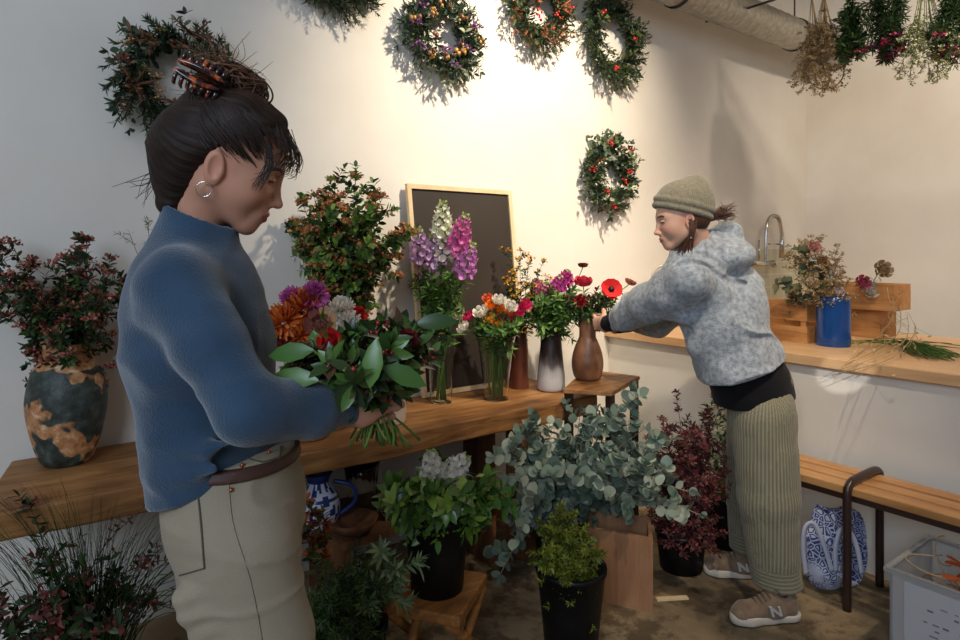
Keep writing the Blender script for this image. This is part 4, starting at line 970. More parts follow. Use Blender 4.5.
# ------------------------------------------------------------------ held bouquet
HB = W(376, 405, 1.19)   # where the hand grips
hb_low = W(379, 445, 1.2)
random.seed(80)
HT = [(296, 362, 1.1), (312, 355, 1.15), (302, 383, 1.1), (326, 352, 1.25), (345, 342, 1.2), (360, 335, 1.25), (375, 332, 1.2), (394, 330, 1.25), (410, 336, 1.2), (418, 350, 1.2), (402, 358, 1.15), (334, 370, 1.05), (352, 372, 1.02), (372, 370, 1.05), (318, 378, 1.12), (388, 345, 1.1), (350, 356, 1.1), (424, 360, 1.2)]
hw = where([W(*t) for t in HT], HB)
for i, (px, py, d) in enumerate(HT):
    tp = W(px, py, d); g = HB + rvec() * .008; lo = W(379 - (px - 370) * .45 + rnd(-8, 8), 443 + rnd(-8, 6), 1.2 - (d - 1.18) * .4)
    path = bez([lo, g * 2 - (lo + tp) / 2, tp], 10)
    stem_thing('bouquet_branch', 'stem', f'dark glossy leafed stem in the hand-held bouquet, {hw[i]}', 'leafy stems of the hand-held bouquet', lo, path[5] * 2 - (lo + tp) / 2, tp, 'held')
for i in range(12):
    lo = W(352 + i * 4 + rnd(-2, 2), 440 + rnd(-8, 6), 1.2 + rnd(-.03, .03)); tp = HB + Rt * (6 - i) * .004 + UP * .07
    b = MB(); b.tube([lo, lo.lerp(tp, .5), tp], .0022, 6, col=random.choice(STEMG))
    tag(b.build('flower_stalk_end', 'leafy'), 'bare cut green stem below the gripping hand of the fleece person', 'stem', 'cut stems below the hand')
random.seed(81)
for px, py, d, r, cols, nm in ((322, 325, 1.2, .022, pal((150, 90, 80), (190, 150, 110)), 'tan and dusky rose'), (330, 342, 1.12, .016, RM, 'small red'), (308, 388, 1.12, .02, pal((110, 60, 120), (90, 50, 100)), 'muted purple'), (408, 340, 1.16, .014, DR, 'tiny maroon'), (365, 378, 1.06, .015, DR, 'dark red'), (298, 372, 1.15, .017, pal((120, 60, 60), (90, 40, 46)), 'brownish maroon')):
    roundflower(f'{nm} flower in the hand-held bouquet', hb_low + rvec() * .01, HB, W(px, py, d), (UP * .5 - Fw).normalized(), r, cols, 'bouquet_flower')
for i, (px, py, d, a, w) in enumerate(((295, 352, 1.05, (-1, -.1), 'pointing left at the fleece'), (300, 378, 1.05, (-1, .15), 'pale one low on the left'), (346, 388, 1.03, (-.3, -1), 'big dark one hanging over the cuff'), (372, 370, 1.02, (.1, .9), 'upright pale one above the hand'), (396, 372, 1.05, (.7, -.3), 'one curling right above the fingers'), (432, 322, 1.2, (1, .1), 'one farthest right'))):
    b = MB(); p = W(px, py, d) - (Rt * a[0] + UP * a[1]) * .03
    b.tube([HB + (p - HB) * .2, HB.lerp(p, .6), p], .0018, 5, col=STEMG[0]); b.leaf(p, Rt * a[0] + UP * a[1], (-Fw + UP * .4), .078, .034, jit(random.choice(G_MID + G_FRESH) if i != 2 else G_DARK[1]), curl=.15)
    tag(b.build('bouquet_sprig', 'waxy'), f'large oval leaf of the held bouquet, {w}', 'leaf')
# ------------------------------------------------------------------ wreaths
def wreath(label, px, py, R0, tube, style, accents, seed, sc=(1, 1), Y=2.632, grpname='wreath'):
    R0 -= .024; tube += .018
    random.seed(seed); c = onY(px, py, Y); t = thing('wreath', label, 'wreath', c)
    ring = [c + V((math.cos(a) * R0 * sc[0], 0, math.sin(a) * R0 * sc[1])) for a in [2 * PI * i / 40 for i in range(41)]]
    b = MB(); b.tube(ring, .012, 6, col=BARKC[0], caps=False); b.build('wreath_frame', 'bark', t)
    fir, lf = MB(), MB()
    for i in range(230):
        a = rnd(0, 2 * PI); p = c + V((math.cos(a) * R0 * sc[0], rnd(-.02, .02), math.sin(a) * R0 * sc[1]))
        tg = V((-math.sin(a), 0, math.cos(a))); out = V((math.cos(a), 0, math.sin(a)))
        d = (tg * rnd(.5, 1) + out * rnd(-.75, 1) + V((0, -1, 0)) * rnd(-.1, .7)).normalized(); L = tube * rnd(.8, 1.35)
        q = bez([p, p + d * L * .5, p + d * L + V((0, 0, -.015))], 5)
        if random.random() < style['fir']:
            fir.tube(q, .0018, 4, col=BARKC[0], caps=False); foliage_on(fir, q, .05, 13, .028, .0075, style['cols'], 'needle', .75, .1)
        else: foliage_on(lf, q, .1, style.get('nl', 4), style['leaf'][0], style['leaf'][1], style['cols2'], style.get('kind', 'ovate'), .9, .2)
    if fir.v: fir.build('fir_greenery', 'leafy', t)
    if lf.v: lf.build('leaf_greenery', 'leafy', t)
    for (nm, k, n, cols, r, cnt, sz) in accents:
        for i in range(n):
            a = 2 * PI * (i + rnd(.1, .9)) / n + seed; rr = R0 + rnd(-.6, .6) * tube
            p = c + V((math.cos(a) * rr * sc[0], -tube * rnd(.5, .85), math.sin(a) * rr * sc[1])); m = MB()
            if k == 'b': berries(m, p, r, cnt, sz, cols)
            elif k == 'p':
                for j in range(cnt):
                    d = (V((rnd(-1, 1), -.7, rnd(-1, 1)))).normalized(); m.tube([p, p + d * r * .6, p + d * r], [.004, .005, .002], 5, col=jit(random.choice(cols), .2)); foliage_on(m, [p, p + d * r * .6, p + d * r], .2, 5, sz, sz * .4, cols, 'lance')
            else: floret_cluster(m, p, r, cnt, sz, cols)
            m.build(nm, 'berry' if k == 'b' else 'petal', t)
    b = MB(); b.tube([c + V((0, .03, R0 * sc[1])), c + V((0, YW - Y - .004, R0 * sc[1] + .12))], .0015, 4, col=BARKC[0]); b.build('hanging_wire', 'bark', t)
FIRC = pal((52, 72, 48), (66, 86, 56), (44, 62, 46), (80, 100, 70)); OLV = pal((86, 96, 52), (104, 110, 62), (70, 84, 50)); SIL = pal((126, 142, 118), (104, 124, 104), (148, 158, 130))
PUR = pal((130, 84, 130), (150, 104, 150)); GOLD = pal((196, 150, 72), (176, 128, 60)); REDB = pal((180, 40, 36), (200, 60, 44)); BRN = pal((120, 84, 60), (146, 106, 78), (100, 70, 52))
wreath('biggest wreath, dark fir with brown dried grasses above the head of the fleece person', 175, 80, .165, .09, dict(fir=.72, cols=FIRC, cols2=FIRC + FIRC + SIL[:1] + BRN[:1], leaf=(.036, .02)), [('dried_grass', 'p', 6, BRN, .08, 4, .022), ('seed_cluster', 'b', 8, GOLD, .03, 9, .005), ('blossom_cluster', 'f', 5, BRN + RED_B[:1], .03, 20, .016)], 90, Y=2.62)
wreath('wreath with purple and golden dried flowers, second from the left', 441, 34, .165, .085, dict(fir=.7, cols=FIRC + SIL[:1], cols2=SIL + FIRC, leaf=(.04, .018)), [('lavender_cluster', 'f', 12, PUR, .03, 22, .016), ('cone_cluster', 'b', 13, GOLD + BRN, .026, 7, .011)], 91)
wreath('rust and green wreath with dangling sprigs at the top centre', 538, 8, .16, .085, dict(fir=.3, cols=FIRC, cols2=OLV + FIRC + RUST[:1], leaf=(.045, .014), kind='lance'), [('rust_sprig', 'p', 7, BRN + RUST[:1], .07, 3, .024), ('rose_hip_cluster', 'b', 9, REDB, .024, 6, .008)], 92)
wreath('plain dark green fir and olive wreath, rightmost of the top row', 611, 38, .2, .095, dict(fir=.55, cols=FIRC, cols2=OLV + FIRC, leaf=(.05, .016), kind='lance'), [('red_berry_cluster', 'b', 3, REDB, .02, 8, .008), ('seed_cluster', 'f', 8, OLV, .03, 14, .018)], 93, sc=(1, 1.02))
wreath('lone lower wreath with red berries and white sprigs left of the beanie', 608, 173, .165, .085, dict(fir=.4, cols=FIRC, cols2=SIL + OLV + FIRC, leaf=(.042, .022)), [('red_berry_cluster', 'b', 8, REDB, .026, 11, .0062), ('white_sprig', 'f', 9, pal((226, 222, 200), (200, 204, 170)), .03, 14, .018)], 94)
wreath('fir wreath mostly cut off by the top edge, only lowest sprigs showing', 336, -37, .17, .085, dict(fir=1, cols=FIRC, cols2=FIRC, leaf=(.04, .02)), [], 95)
# ------------------------------------------------------------------ hanging dried bunches
def rp(px, z=2.96, X=3.9):
    v = onX(px, HY, X); v.z = z; return v
b = MB(); b.tube([V((3.9, 2.6, 2.97)), V((3.9, 0, 2.97))], .008, 8); t = thing('drying_rail', 'thin dark rail near the ceiling from which dried bunches hang', 'rail', V((3.9, 1.3, 2.97)))
b.build('rail_bar', 'hook_grey', t)
b = MB()
for y in (2.5, 1.9, 1.2, .4): b.tube([V((3.9, y, 2.98)), V((3.9, y, 3.75))], .004, 6)
b.build('hanger_wire', 'hook_grey', t)
def hang(px, py1, style, n, label, w, seed, name='hanging_bunch', ztop=2.93):
    random.seed(seed); top = rp(px, ztop); bot = onX(px, py1, 3.9); L = top.z - bot.z
    t = thing(name, label, 'dried bunch', V((top.x, top.y, bot.z)))
    b = MB(); b.tube([top + UP * .035, top], .0035, 5, col=BARKC[0]); b.ball(top, .02, s2l((150, 130, 90)), 8, 5); b.build('binding_string', 'bark', t)
    st, lf, fl = MB(), MB(), MB(); S = STY[style]
    for i in range(n):
        a = rnd(0, 6.28); k = rnd(.3, 1); tip = top - UP * L * rnd(.72, 1) + V((math.cos(a) * w * k, math.sin(a) * w * k, 0))
        path = bez([top, top - UP * L * .5 + V((math.cos(a), math.sin(a), 0)) * w * k * .35, tip], 8)
        st.tube(path, S['r'], 4, col=random.choice(S['stem']), caps=False)
        tw = twigs(path, S.get('t0', .3) + .15, S['tw'], S['twl'], -.6)
        for q in tw: st.tube(q, S['r'] * .5, 3, col=random.choice(S['stem']), caps=False); foliage_on(lf, q, .2, S['ntl'], *S['leaf'], S['cols'], S.get('kind', 'ovate'))
        foliage_on(lf, path, S.get('t0', .3), S['nl'], *S['leaf'], S['cols'], S.get('kind', 'ovate'), S.get('spread', 1))
        if S.get('bloom'):
            _, r, m, sz, cols, fr = S['bloom']; floret_cluster(fl, path[-1], r, m, sz, cols)
            for q in tw:
                if random.random() < fr: floret_cluster(fl, q[-1], r, m, sz, cols)
    st.build('stems', 'bark', t); lf.build('foliage', 'leafy', t)
    if fl.v: fl.build('blossom', 'petal', t)
hang(824, 60, 'dry', 18, 'bushy beige dried bunch hanging leftmost from the rail near the duct', .12, 101)
hang(812, 95, 'dry', 11, 'airy beige dried bunch hanging lowest just left of the small dried wreath', .14, 102)
hang(851, 60, 'drygreen', 9, 'dark green dried bunch hanging right of the beige ones', .09, 103)
hang(877, 62, 'drypink', 9, 'slim green bunch with magenta heads, left one of the pair', .08, 104)
hang(895, 55, 'drypink', 7, 'shorter slim green bunch with few magenta heads, right one of the pair', .06, 105)
hang(925, 84, 'drywhite', 15, 'wide green and white dried bunch hanging second from the right edge', .15, 106)
hang(958, 58, 'drypink', 12, 'magenta-tipped dried bunch cut by the right edge of the picture', .12, 107)
random.seed(108); c = W(825, 70, 3.85); t = thing('small_dried_wreath', 'small airy beige dried wreath hanging under the beige bunches', 'wreath', c); b = MB(); s = MB()
ring = [c + (Rt * math.cos(a) + UP * math.sin(a)) * .115 for a in [2 * PI * i / 24 for i in range(25)]]
s.tube(ring, .004, 5, col=DRY[2]); s.build('wreath_frame', 'bark', t)
for i in range(90): floret_cluster(b, random.choice(ring) + rvec() * .035, .02, 7, .012, DRY)
b.build('dried_blossom', 'petal', t); s = MB(); s.tube([c + UP * .11, V((c.x, c.y, 2.9))], .0015, 4, col=DRY[0]); s.build('hanging_string', 'bark', t)
# ================================================================== PEOPLE
def fabric(name, c1, c2, scale=60, bump=.3, bscale=300, wave=None, rough=.9, sheen=.3, wavebump=.5):
    m = noisemat(name, c1, c2, scale=scale, rough=rough, bump=bump, bscale=bscale, spec=.15)
    nt = m.node_tree; b = nt.nodes['Principled BSDF']; b.inputs['Sheen Weight'].default_value = sheen
    return m
fabric('blue_fleece', (42, 64, 86), (56, 80, 102), 9, .35, 260, sheen=.45)
fabric('khaki_denim', (148, 136, 114), (162, 150, 128), 7, .25, 380, sheen=.1)
fabric('grey_wool', (126, 133, 140), (184, 190, 195), 55, .5, 190, sheen=.3)
fabric('black_cotton', (20, 19, 21), (28, 27, 29), 12, .2, 200, sheen=.05)
fabric('olive_wool', (116, 110, 92), (140, 133, 113), 80, .4, 240, sheen=.3)
fabric('suede', (112, 92, 74), (138, 116, 94), 30, .2, 200, sheen=.3)
def ribbed():
    m, nt, b = newmat('ribbed_sage'); a = node(nt, 'ShaderNodeAttribute'); a.attribute_name = 'Col'
    nt.links.new(a.outputs['Color'], b.inputs['Base Color']); b.inputs['Roughness'].default_value = .9; b.inputs['Specular IOR Level'].default_value = .15
    b.inputs['Sheen Weight'].default_value = .2
ribbed()
attrmat('hair_strands', .42, .5)
def hairmat():
    m, nt, b = newmat('dark_hair'); a = node(nt, 'ShaderNodeAttribute'); a.attribute_name = 'Col'
    nt.links.new(a.outputs['Color'], b.inputs['Base Color']); b.inputs['Roughness'].default_value = .62; b.inputs['Specular IOR Level'].default_value = .25
hairmat()
fv = lambda v: np.array(v, float)
Fa, Ra, Ua = fv(Fw), fv(Rt), fv(UP)
class Frame:
    """head frame: x forward (face), y to the head's left, z up"""
    def __init__(s, o, fwd, up, sc=1.0):
        s.o = V(o); s.x = V(fwd).normalized(); s.y = V(up).cross(s.x).normalized(); s.z = s.x.cross(s.y); s.k = sc
    def __call__(s, x, y, z): return s.o + (s.x * x + s.y * y + s.z * z) * s.k
    def M(s): return [[s.x[i], s.y[i], s.z[i]] for i in range(3)]
    def local(s, vs):
        q = vs - fv(s.o); return np.stack([q @ fv(s.x), q @ fv(s.y), q @ fv(s.z)], 1) / s.k
def sc_(r, k): return [a * k for a in r]
def head_sdf(fr, h=.0019, neck=None):
    k = fr.k; c = fr.o; R = .165 * k
    s = SD((c.x - R, c.y - R, c.z - R - .06), (c.x + R, c.y + R, c.z + R), h); M = fr.M()
    E = lambda p, r, kk=.02, op='u': s.ell(fr(*p), sc_(r, k), kk * k, op, M)
    C = lambda a, b, ra, rb, kk=.015, op='u': s.cap(fr(*a), fr(*b), ra * k, rb * k, kk * k, op)
    E((-.008, 0, .022), (.094, .074, .088)); E((.03, 0, -.02), (.057, .058, .078), .03)
    for y in (-1, 1):
        C((-.005, y * .047, -.055), (.062, y * .016, -.094), .018, .014, .03)
        E((.050, y * .034, -.036), (.026, .024, .026), .03)
        C((.076, y * .010, .014), (.062, y * .042, .014), .010, .009, .018)
    E((.073, 0, -.098), (.014, .018, .014), .02)
    for y in (-1, 1): E((.094, y * .031, -.004), (.020, .018, .011), .014, 's')
    for y in (-1, 1): s.ell(fr(.070, y * .031, -.004), sc_((.0135, .0145, .012), k), .004 * k, 'u', M)
    for y in (-1, 1):   # upper lid
        C((.0835, y * .022, -.0015), (.0795, y * .042, -.001), .0032, .0028, .004)
    C((.082, 0, .006), (.101, 0, -.036), .0075, .0085, .012); E((.104, 0, -.040), (.010, .009, .008), .008)
    for y in (-1, 1): E((.093, y * .010, -.044), (.009, .0065, .006), .006)
    E((.078, 0, -.068), (.018, .026, .022), .015)
    for y in (-1, 1):
        C((.0945, y * .003, -.0655), (.084, y * .020, -.069), .0048, .0028, .005)
        C((.0925, y * .002, -.0745), (.083, y * .019, -.0705), .0056, .0030, .005)
    C((.100, -.012, -.0700), (.100, .012, -.0700), .0016, .0016, .003, 's')
    for y in (-1, 1):   # ears
        ce = fr(-.010, y * .074, -.022); ax = Frame(ce, fr.x * .95 + fr.z * .2 - fr.y * y * .0, fr.z - fr.x * .25 + fr.y * y * .15, k)
        s.ell(ce, sc_((.017, .0075, .031), k), .006 * k, 'u', ax.M())
        s.ell(ax(.002, y * .006, .002), sc_((.0095, .005, .019), k), .004 * k, 's', ax.M())
        s.ell(ax(.012, y * -.001, -.006), sc_((.005, .005, .008), k), .004 * k, 'u', ax.M())
    return s
def skin_cols(fr, base, hands=None, lip=(176, 92, 84), cheek=(206, 138, 112), brow=(60, 40, 32)):
    B, L, Ch, Br = [np.array(s2l(c)) for c in (base, lip, cheek, brow)]
    def f(vs):
        q = fr.local(vs); c = np.tile(B, (len(vs), 1)); x, y, z = q.T; ay = np.abs(y)
        c *= (1 + .05 * vnoise(vs[:, 0], vs[:, 1], vs[:, 2], 60))[:, None]
        ck = np.exp(-(((x - .065) / .03) ** 2 + ((ay - .045) / .022) ** 2 + ((z + .035) / .022) ** 2)); c = c * (1 - .6 * ck[:, None]) + Ch * .6 * ck[:, None]
        er = (ay > .066) & (x < .02) & (x > -.04) & (z > -.06) & (z < .02); c[er] = c[er] * .6 + Ch * .4
        ns = np.exp(-(((x - .104) / .012) ** 2 + (y / .014) ** 2 + ((z + .04) / .012) ** 2)); c = c * (1 - .5 * ns[:, None]) + Ch * .5 * ns[:, None]
        lp = (x > .078) & (ay < .021 - .0) & (np.abs(z + .0702) < .0095 * (1 - (ay / .024) ** 2)); c[lp] = L
        zz = z - (.0195 - 1.6 * (ay - .030) ** 2 * 6); bw = (x > .05) & (ay > .012) & (ay < .050) & (np.abs(zz) < .0035); c[bw] = Br
        ey = (x > .06) & (ay > .019) & (ay < .044) & (np.abs(z + .0055 + 4 * (ay - .031) ** 2) < .0016); c[ey] = Br * .5
        return c
    return f
def add_hand(s, wrist, fwd, side, nrm, curls=(50, 55, 35), thumb=.6, k=1.0, spread=.08):
    """four bent fingers and a thumb; fingers close towards nrm"""
    w = V(wrist); f = V(fwd).normalized(); n = (V(nrm) - f * V(nrm).dot(f)).normalized(); sd = f.cross(n).normalized()
    if sd.dot(V(side)) < 0: sd = -sd
    s.cap(w - f * .03, w + f * .015 * k, .023 * k, .024 * k, .012, side=fv(sd), ratio=1.2)
    s.cap(w + f * .01 * k, w + f * .075 * k, .0165 * k, .0135 * k, .02, side=fv(sd), ratio=2.3)
    L = [(.046, .028, .021), (.050, .031, .023), (.046, .028, .022), (.036, .022, .018)]; off = [.030, .010, -.011, -.029]
    for i in range(4):
        p = w + f * (.083 - abs(i - 1) * .004) * k + sd * off[i] * k; a = 0
        d = (f + sd * off[i] * spread * 20).normalized()
        r = [.0092, .0084, .0076, .0066] if i < 3 else [.008, .0072, .0065, .0058]
        for j in range(3):
            a += math.radians(curls[j]) * (1 + .08 * (i - 1)); dd = d * math.cos(a) + n * math.sin(a)
            q = p + dd * L[i][j] * k; s.cap(p, q, r[j] * k, r[j + 1] * k, .004); p = q
    p = w + f * .022 * k + sd * .024 * k + n * .008 * k; d = (sd * .75 + f * .55 + n * thumb).normalized(); q = p + d * .042 * k; s.cap(p, q, .0135 * k, .0105 * k, .012)
    d = (f * .8 + n * (.5 + thumb * .5) + sd * .15).normalized(); p, q = q, q + d * .032 * k; s.cap(p, q, .0105 * k, .0092 * k, .005)
    d = (f * .75 + n * (.9 + thumb * .5) - sd * .1).normalized(); s.cap(q, q + d * .024 * k, .0092 * k, .007 * k, .004)
def bounds(pts, m): 
    a = np.array([fv(p) for p in pts]); return a.min(0) - m, a.max(0) + m
def strand(mb, pts, r, col, n=4, k=5):
    P = spline(pts, k); m = len(P); mb.tube(P, [r * (1 - .75 * (i / m) ** 2) for i in range(m)], n, col=col, caps=False)
# ------------------------------------------------------------------ PERSON IN BLUE FLEECE
foot = atz(262, 0, 1.2)
P1 = thing('person', 'person in blue fleece and beige trousers holding a bouquet, dark hair pinned up', 'person', foot)
hf = Frame(W(221, 163, 1.2), Rt * .90 - UP * .42 + Fw * .06, UP, 1.0)
hf = Frame(W(231, 160, 1.2), (Rt * .88 - UP * .40 + Fw * .26), UP * 1.0 + Rt * .4, 1.04)
head = head_sdf(hf)
nb = W(194, 238, 1.21)
head.cap(hf(-.030, 0, -.05), nb, .043, .045, .03)
hv = head.net()
SHN, ELN, WRN = W(178, 285, 1.06), W(248, 410, 1.0), W(352, 408, 1.17)
SHF, ELF, WRF = W(192, 282, 1.36), W(262, 425, 1.40), W(350, 408, 1.27)
HIPN, KNN, ANN = W(228, 545, 1.13), W(276, 742, 1.12), W(268, 925, 1.15)
HIPF, KNF, ANF = W(228, 545, 1.31), W(282, 735, 1.31), W(276, 900, 1.30)
lo, hi = bounds([SHN, ELN, WRN, SHF, ELF, WRF, HIPN, ANN, ANF, nb], .2); lo[2] = .0
s = SD(lo, (hi[0], hi[1], nb.z + .01), .008)
s.cap(nb, W(196, 262, 1.21), .05, .06, .03)
s.cap(SHN, SHF, .045, .045, .03); s.cap(W(196, 290, 1.21), W(204, 400, 1.21), .075, .07, .03, side=Fa, ratio=1.5)
s.cap(W(206, 400, 1.21), W(232, 500, 1.22), .07, .075, .03, side=Fa, ratio=1.4)
for a, b_, c_ in ((SHN, ELN, WRN), (SHF, ELF, WRF)): s.cap(a, b_, .042, .036, .03); s.cap(b_, c_, .036, .024, .02)
for a, b_, c_ in ((HIPN, KNN, ANN), (HIPF, KNF, ANF)): s.cap(a + Rt * .02, b_, .055, .048, .02); s.cap(b_, c_, .048, .034, .02)
for a in (ANN, ANF): s.cap(a - UP * .03, a + Rt * .15 - UP * (a.z - .04), .03, .025, .02)
bv = s.net()
lo, hi = bounds([WRN, WRF, W(385, 400, 1.2)], .1)
s = SD(lo, hi, .0022)
s.cap(WRN - (WRN - ELN).normalized() * .05, WRN, .026, .023, .01)
hx = (W(383, 398, 1.2) - WRN).normalized()
add_hand(s, WRN, (Rt * .75 + UP * .30 + Fw * .05), -Fw * .3 + UP, Fw * 1.0 + Rt * .35, (70, 74, 50), .4, 1.0)
s.cap(WRF - (WRF - ELF).normalized() * .05, WRF, .026, .023, .01)
add_hand(s, WRF, (Rt * .8 + UP * .1 - Fw * .25), UP, -Fw * 1.0, (45, 60, 40), .5, .95)
av = s.net()
skin = skin_cols(hf, (196, 142, 116))
npmesh('body', [hv, bv, av], 'skin', P1, skin)
# trousers
s = SD(*bounds([W(150, 440, 1.22), W(320, 440, 1.22), ANN, ANF, W(200, 560, 1.02), W(200, 560, 1.45)], .05), .005)
s.cap(W(238, 455, 1.22), W(238, 500, 1.22), .104, .115, .03, side=Fa, ratio=1.22)
s.cap(W(238, 500, 1.22), W(242, 560, 1.22), .115, .108, .03, side=Fa, ratio=1.3)
for d, hp, kn, an in ((1.13, HIPN, KNN, ANN), (1.31, HIPF, KNF, ANF)):
    s.ell(W(214, 524, d + .01), (.078, .078, .085), .03)
    s.cap(W(246, 552, d), W(268, 640, d), .088, .077, .03); s.cap(W(268, 640, d), kn, .077, .070, .02); s.cap(kn, an - UP * .02, .072, .06, .02)
for (px, py, L) in ((200, 582, 26), (207, 598, 30), (216, 615, 30), (224, 632, 30), (230, 650, 28)):
    for d in (1.10,):
        a = W(px, py, d + .02); s.cap(a - Fw * .05 - Rt * .004, a + Rt * L * .0024 + UP * .026 - Fw * .05, .020, .008, .012)
s.plane(W(230, 448, 1.22), UP - Rt * .05)
s.noise(.004, 11); s.disp(lambda x, y, z: 0*x - .0042 * np.clip(1 - 3.2 * np.abs(vnoise(x * 1.0 + .5, y, z * 2.2, 6.5)), 0, 1) ** 1.5)
s.plane(V((0, 0, .06)), -UP)
tr = npmesh('trousers', [s.net()], 'khaki_denim', P1, smooth_it=2)
# fleece pullover
s = SD(*bounds([W(110, 195, 1.2), W(275, 510, 1.2), SHN, SHF, WRN, WRF, ELN, ELF], .09), .0045)
ch = [(194, 268, .078, 1.6), (199, 300, .106, 1.45), (203, 345, .122, 1.3), (209, 400, .108, 1.3), (214, 450, .100, 1.35), (219, 500, .110, 1.4)]
for (x0, y0, r0, q0), (x1, y1, r1, q1) in zip(ch, ch[1:]): s.cap(W(x0, y0, 1.21), W(x1, y1, 1.21), r0, r1, .03, side=Fa, ratio=(q0 + q1) / 2)
s.ell(W(167, 312, 1.2), (.058, .11, .12), .04)
s.cap(SHN - UP * .004, SHF - UP * .004, .058, .058, .035)
s.cap(W(194, 244, 1.21), W(196, 270, 1.21), .064, .08, .035)
for a, b_, c_ in ((SHN, ELN, WRN), (SHF, ELF, WRF)):
    s.cap(a, a.lerp(b_, .5), .059, .056, .03); s.cap(a.lerp(b_, .5), b_, .056, .050, .02); s.cap(b_, b_.lerp(c_, .6), .051, .046, .02); s.cap(b_.lerp(c_, .6), c_ - (c_ - b_).normalized() * .012, .046, .034, .02)
cn0, cn1 = W(197, 240, 1.21), W(200, 210, 1.205)
s.cap(cn0, cn1, .068, .066, .02)
s.disp(lambda x, y, z: .0055 * vnoise(x, y, z, 8) + .0028 * vnoise(x + .3, y, z * 1.6, 19) - .0030 * np.clip(1 - 3.2 * np.abs(vnoise(x * 1.0 + .5, y, z * 1.5, 6.5)), 0, 1) ** 1.5)
for (a, b_) in (((150, 300), (225, 340)), ((158, 440), (205, 452)), ((165, 462), (235, 440)),  ((215, 375), (262, 385)), ((222, 392), (262, 400)), ((170, 330), (222, 352)), ((255, 405), (285, 420)), ((300, 392), (312, 425)), ((160, 478), (215, 470))):
    pa, pb = W(*a, 1.09), W(*b_, 1.06); s.cap(pa, pb, .007, .005, .028)
s.plane(W(205, 482, 1.2), (-UP + Rt * .32).normalized(), .006)
s.plane(W(199, 214, 1.2), (UP * 1 + Rt * .40).normalized(), .006)
s.cap(W(200, 235, 1.207), W(201, 190, 1.205), .056, .060, .006, 's')
npmesh('fleece_pullover', [s.net()], 'blue_fleece', P1, smooth_it=3)
# trouser details
def onsurf(pts, d, r, mat, name, off=0, lab=None):
    """a thin cord lying on the near side of the trousers, found by walking towards the camera ray"""
    b = MB(); P = []
    for px, py in pts: P.append(W(px, py, d(px, py) if callable(d) else d))
    b.tube(spline(P, 5), r, 6); return b.build(name, mat, P1, label=lab)
bpy.context.view_layer.update()
dg = bpy.context.evaluated_depsgraph_get()
def hit(o, px, py, back=.0015):
    oe = o.evaluated_get(dg); og = V((0, 0, CAMH)) - ORG[P1.name]; dr = (W(px, py, 1) - V((0, 0, CAMH))).normalized()
    ok, loc, nn, _ = oe.ray_cast(og, dr)
    return (loc + ORG[P1.name] + nn * back, nn) if ok else (None, None)
def cord(o, pts, r, mat, name, parent=None, k=6, off=.0015):
    flat = spline([(x, y, 0) for x, y in pts], k); P = [hit(o, p.x, p.y, off)[0] for p in flat]; P = [p for p in P if p is not None]
    if len(P) > 1:
        b = MB(); b.tube(P, r, 6); return b.build(name, mat, parent or P1)
plain('seam_dark', (84, 76, 62), .9); plain('copper', (176, 104, 72), .4, .8)
cord(tr, [(197, 486), (200, 510), (203, 545), (205, 568)], .0016, 'seam_dark', 'pocket_seam')
cord(tr, [(205, 568), (180, 575)], .0012, 'seam_dark', 'pocket_seam')
cord(tr, [(281, 447), (278, 460), (266, 472), (252, 478), (238, 480)], .0016, 'seam_dark', 'pocket_seam')
cord(tr, [(245, 458), (262, 462), (276, 458)], .0012, 'seam_dark', 'pocket_seam')
cord(tr, [(228, 470), (232, 520), (250, 580), (262, 640)], .0010, 'khaki_denim', 'side_seam')
for px, py in ((242, 466), (231, 490), (269, 453)):
    p, nn = hit(tr, px, py, .002)
    if p is not None: b = MB(); b.ball(p, .0042, n=10, m=6); b.build('rivet', 'copper', P1)
# belt
s = SD(*bounds([W(150, 452, 1.22), W(310, 452, 1.22), W(230, 452, 1.0), W(230, 452, 1.42)], .02), .004)
s.cap(W(238, 450, 1.22), W(238, 460, 1.22), .112, .115, .01, side=Fa, ratio=1.22); s.plane(W(230, 448, 1.22), UP); s.plane(W(230, 460, 1.22), -UP)
plain('brown_leather', (78, 50, 40), .5); npmesh('belt', [s.net()], 'brown_leather', P1)
for a, k in ((ANN, 'near'), (ANF, 'far')):
    s = SD(*bounds([V((a.x, a.y, 0)) - Rt * .1, V((a.x, a.y, .12)) + Rt * .22], .06), .004)
    g = V((a.x, a.y, 0)); s.cap(g - Rt * .03 + UP * .05, g + Rt * .12 + UP * .04, .04, .036, .02, side=Fa, ratio=1.05); s.cap(g - Rt * .01 + UP * .1, g + UP * .05, .042, .045, .03); s.plane(V((0, 0, .012)), -UP, .002)
    npmesh('shoe', [s.net()], 'brown_leather', P1); b = MB(); b.box((-.08, -.04, 0), (.165, .04, .014), M=Matrix.Translation(g) @ Matrix.Rotation(math.atan2(Rt.y, Rt.x), 4, 'Z')); b.build('shoe_sole', 'black_plastic', P1, bevel=.005)
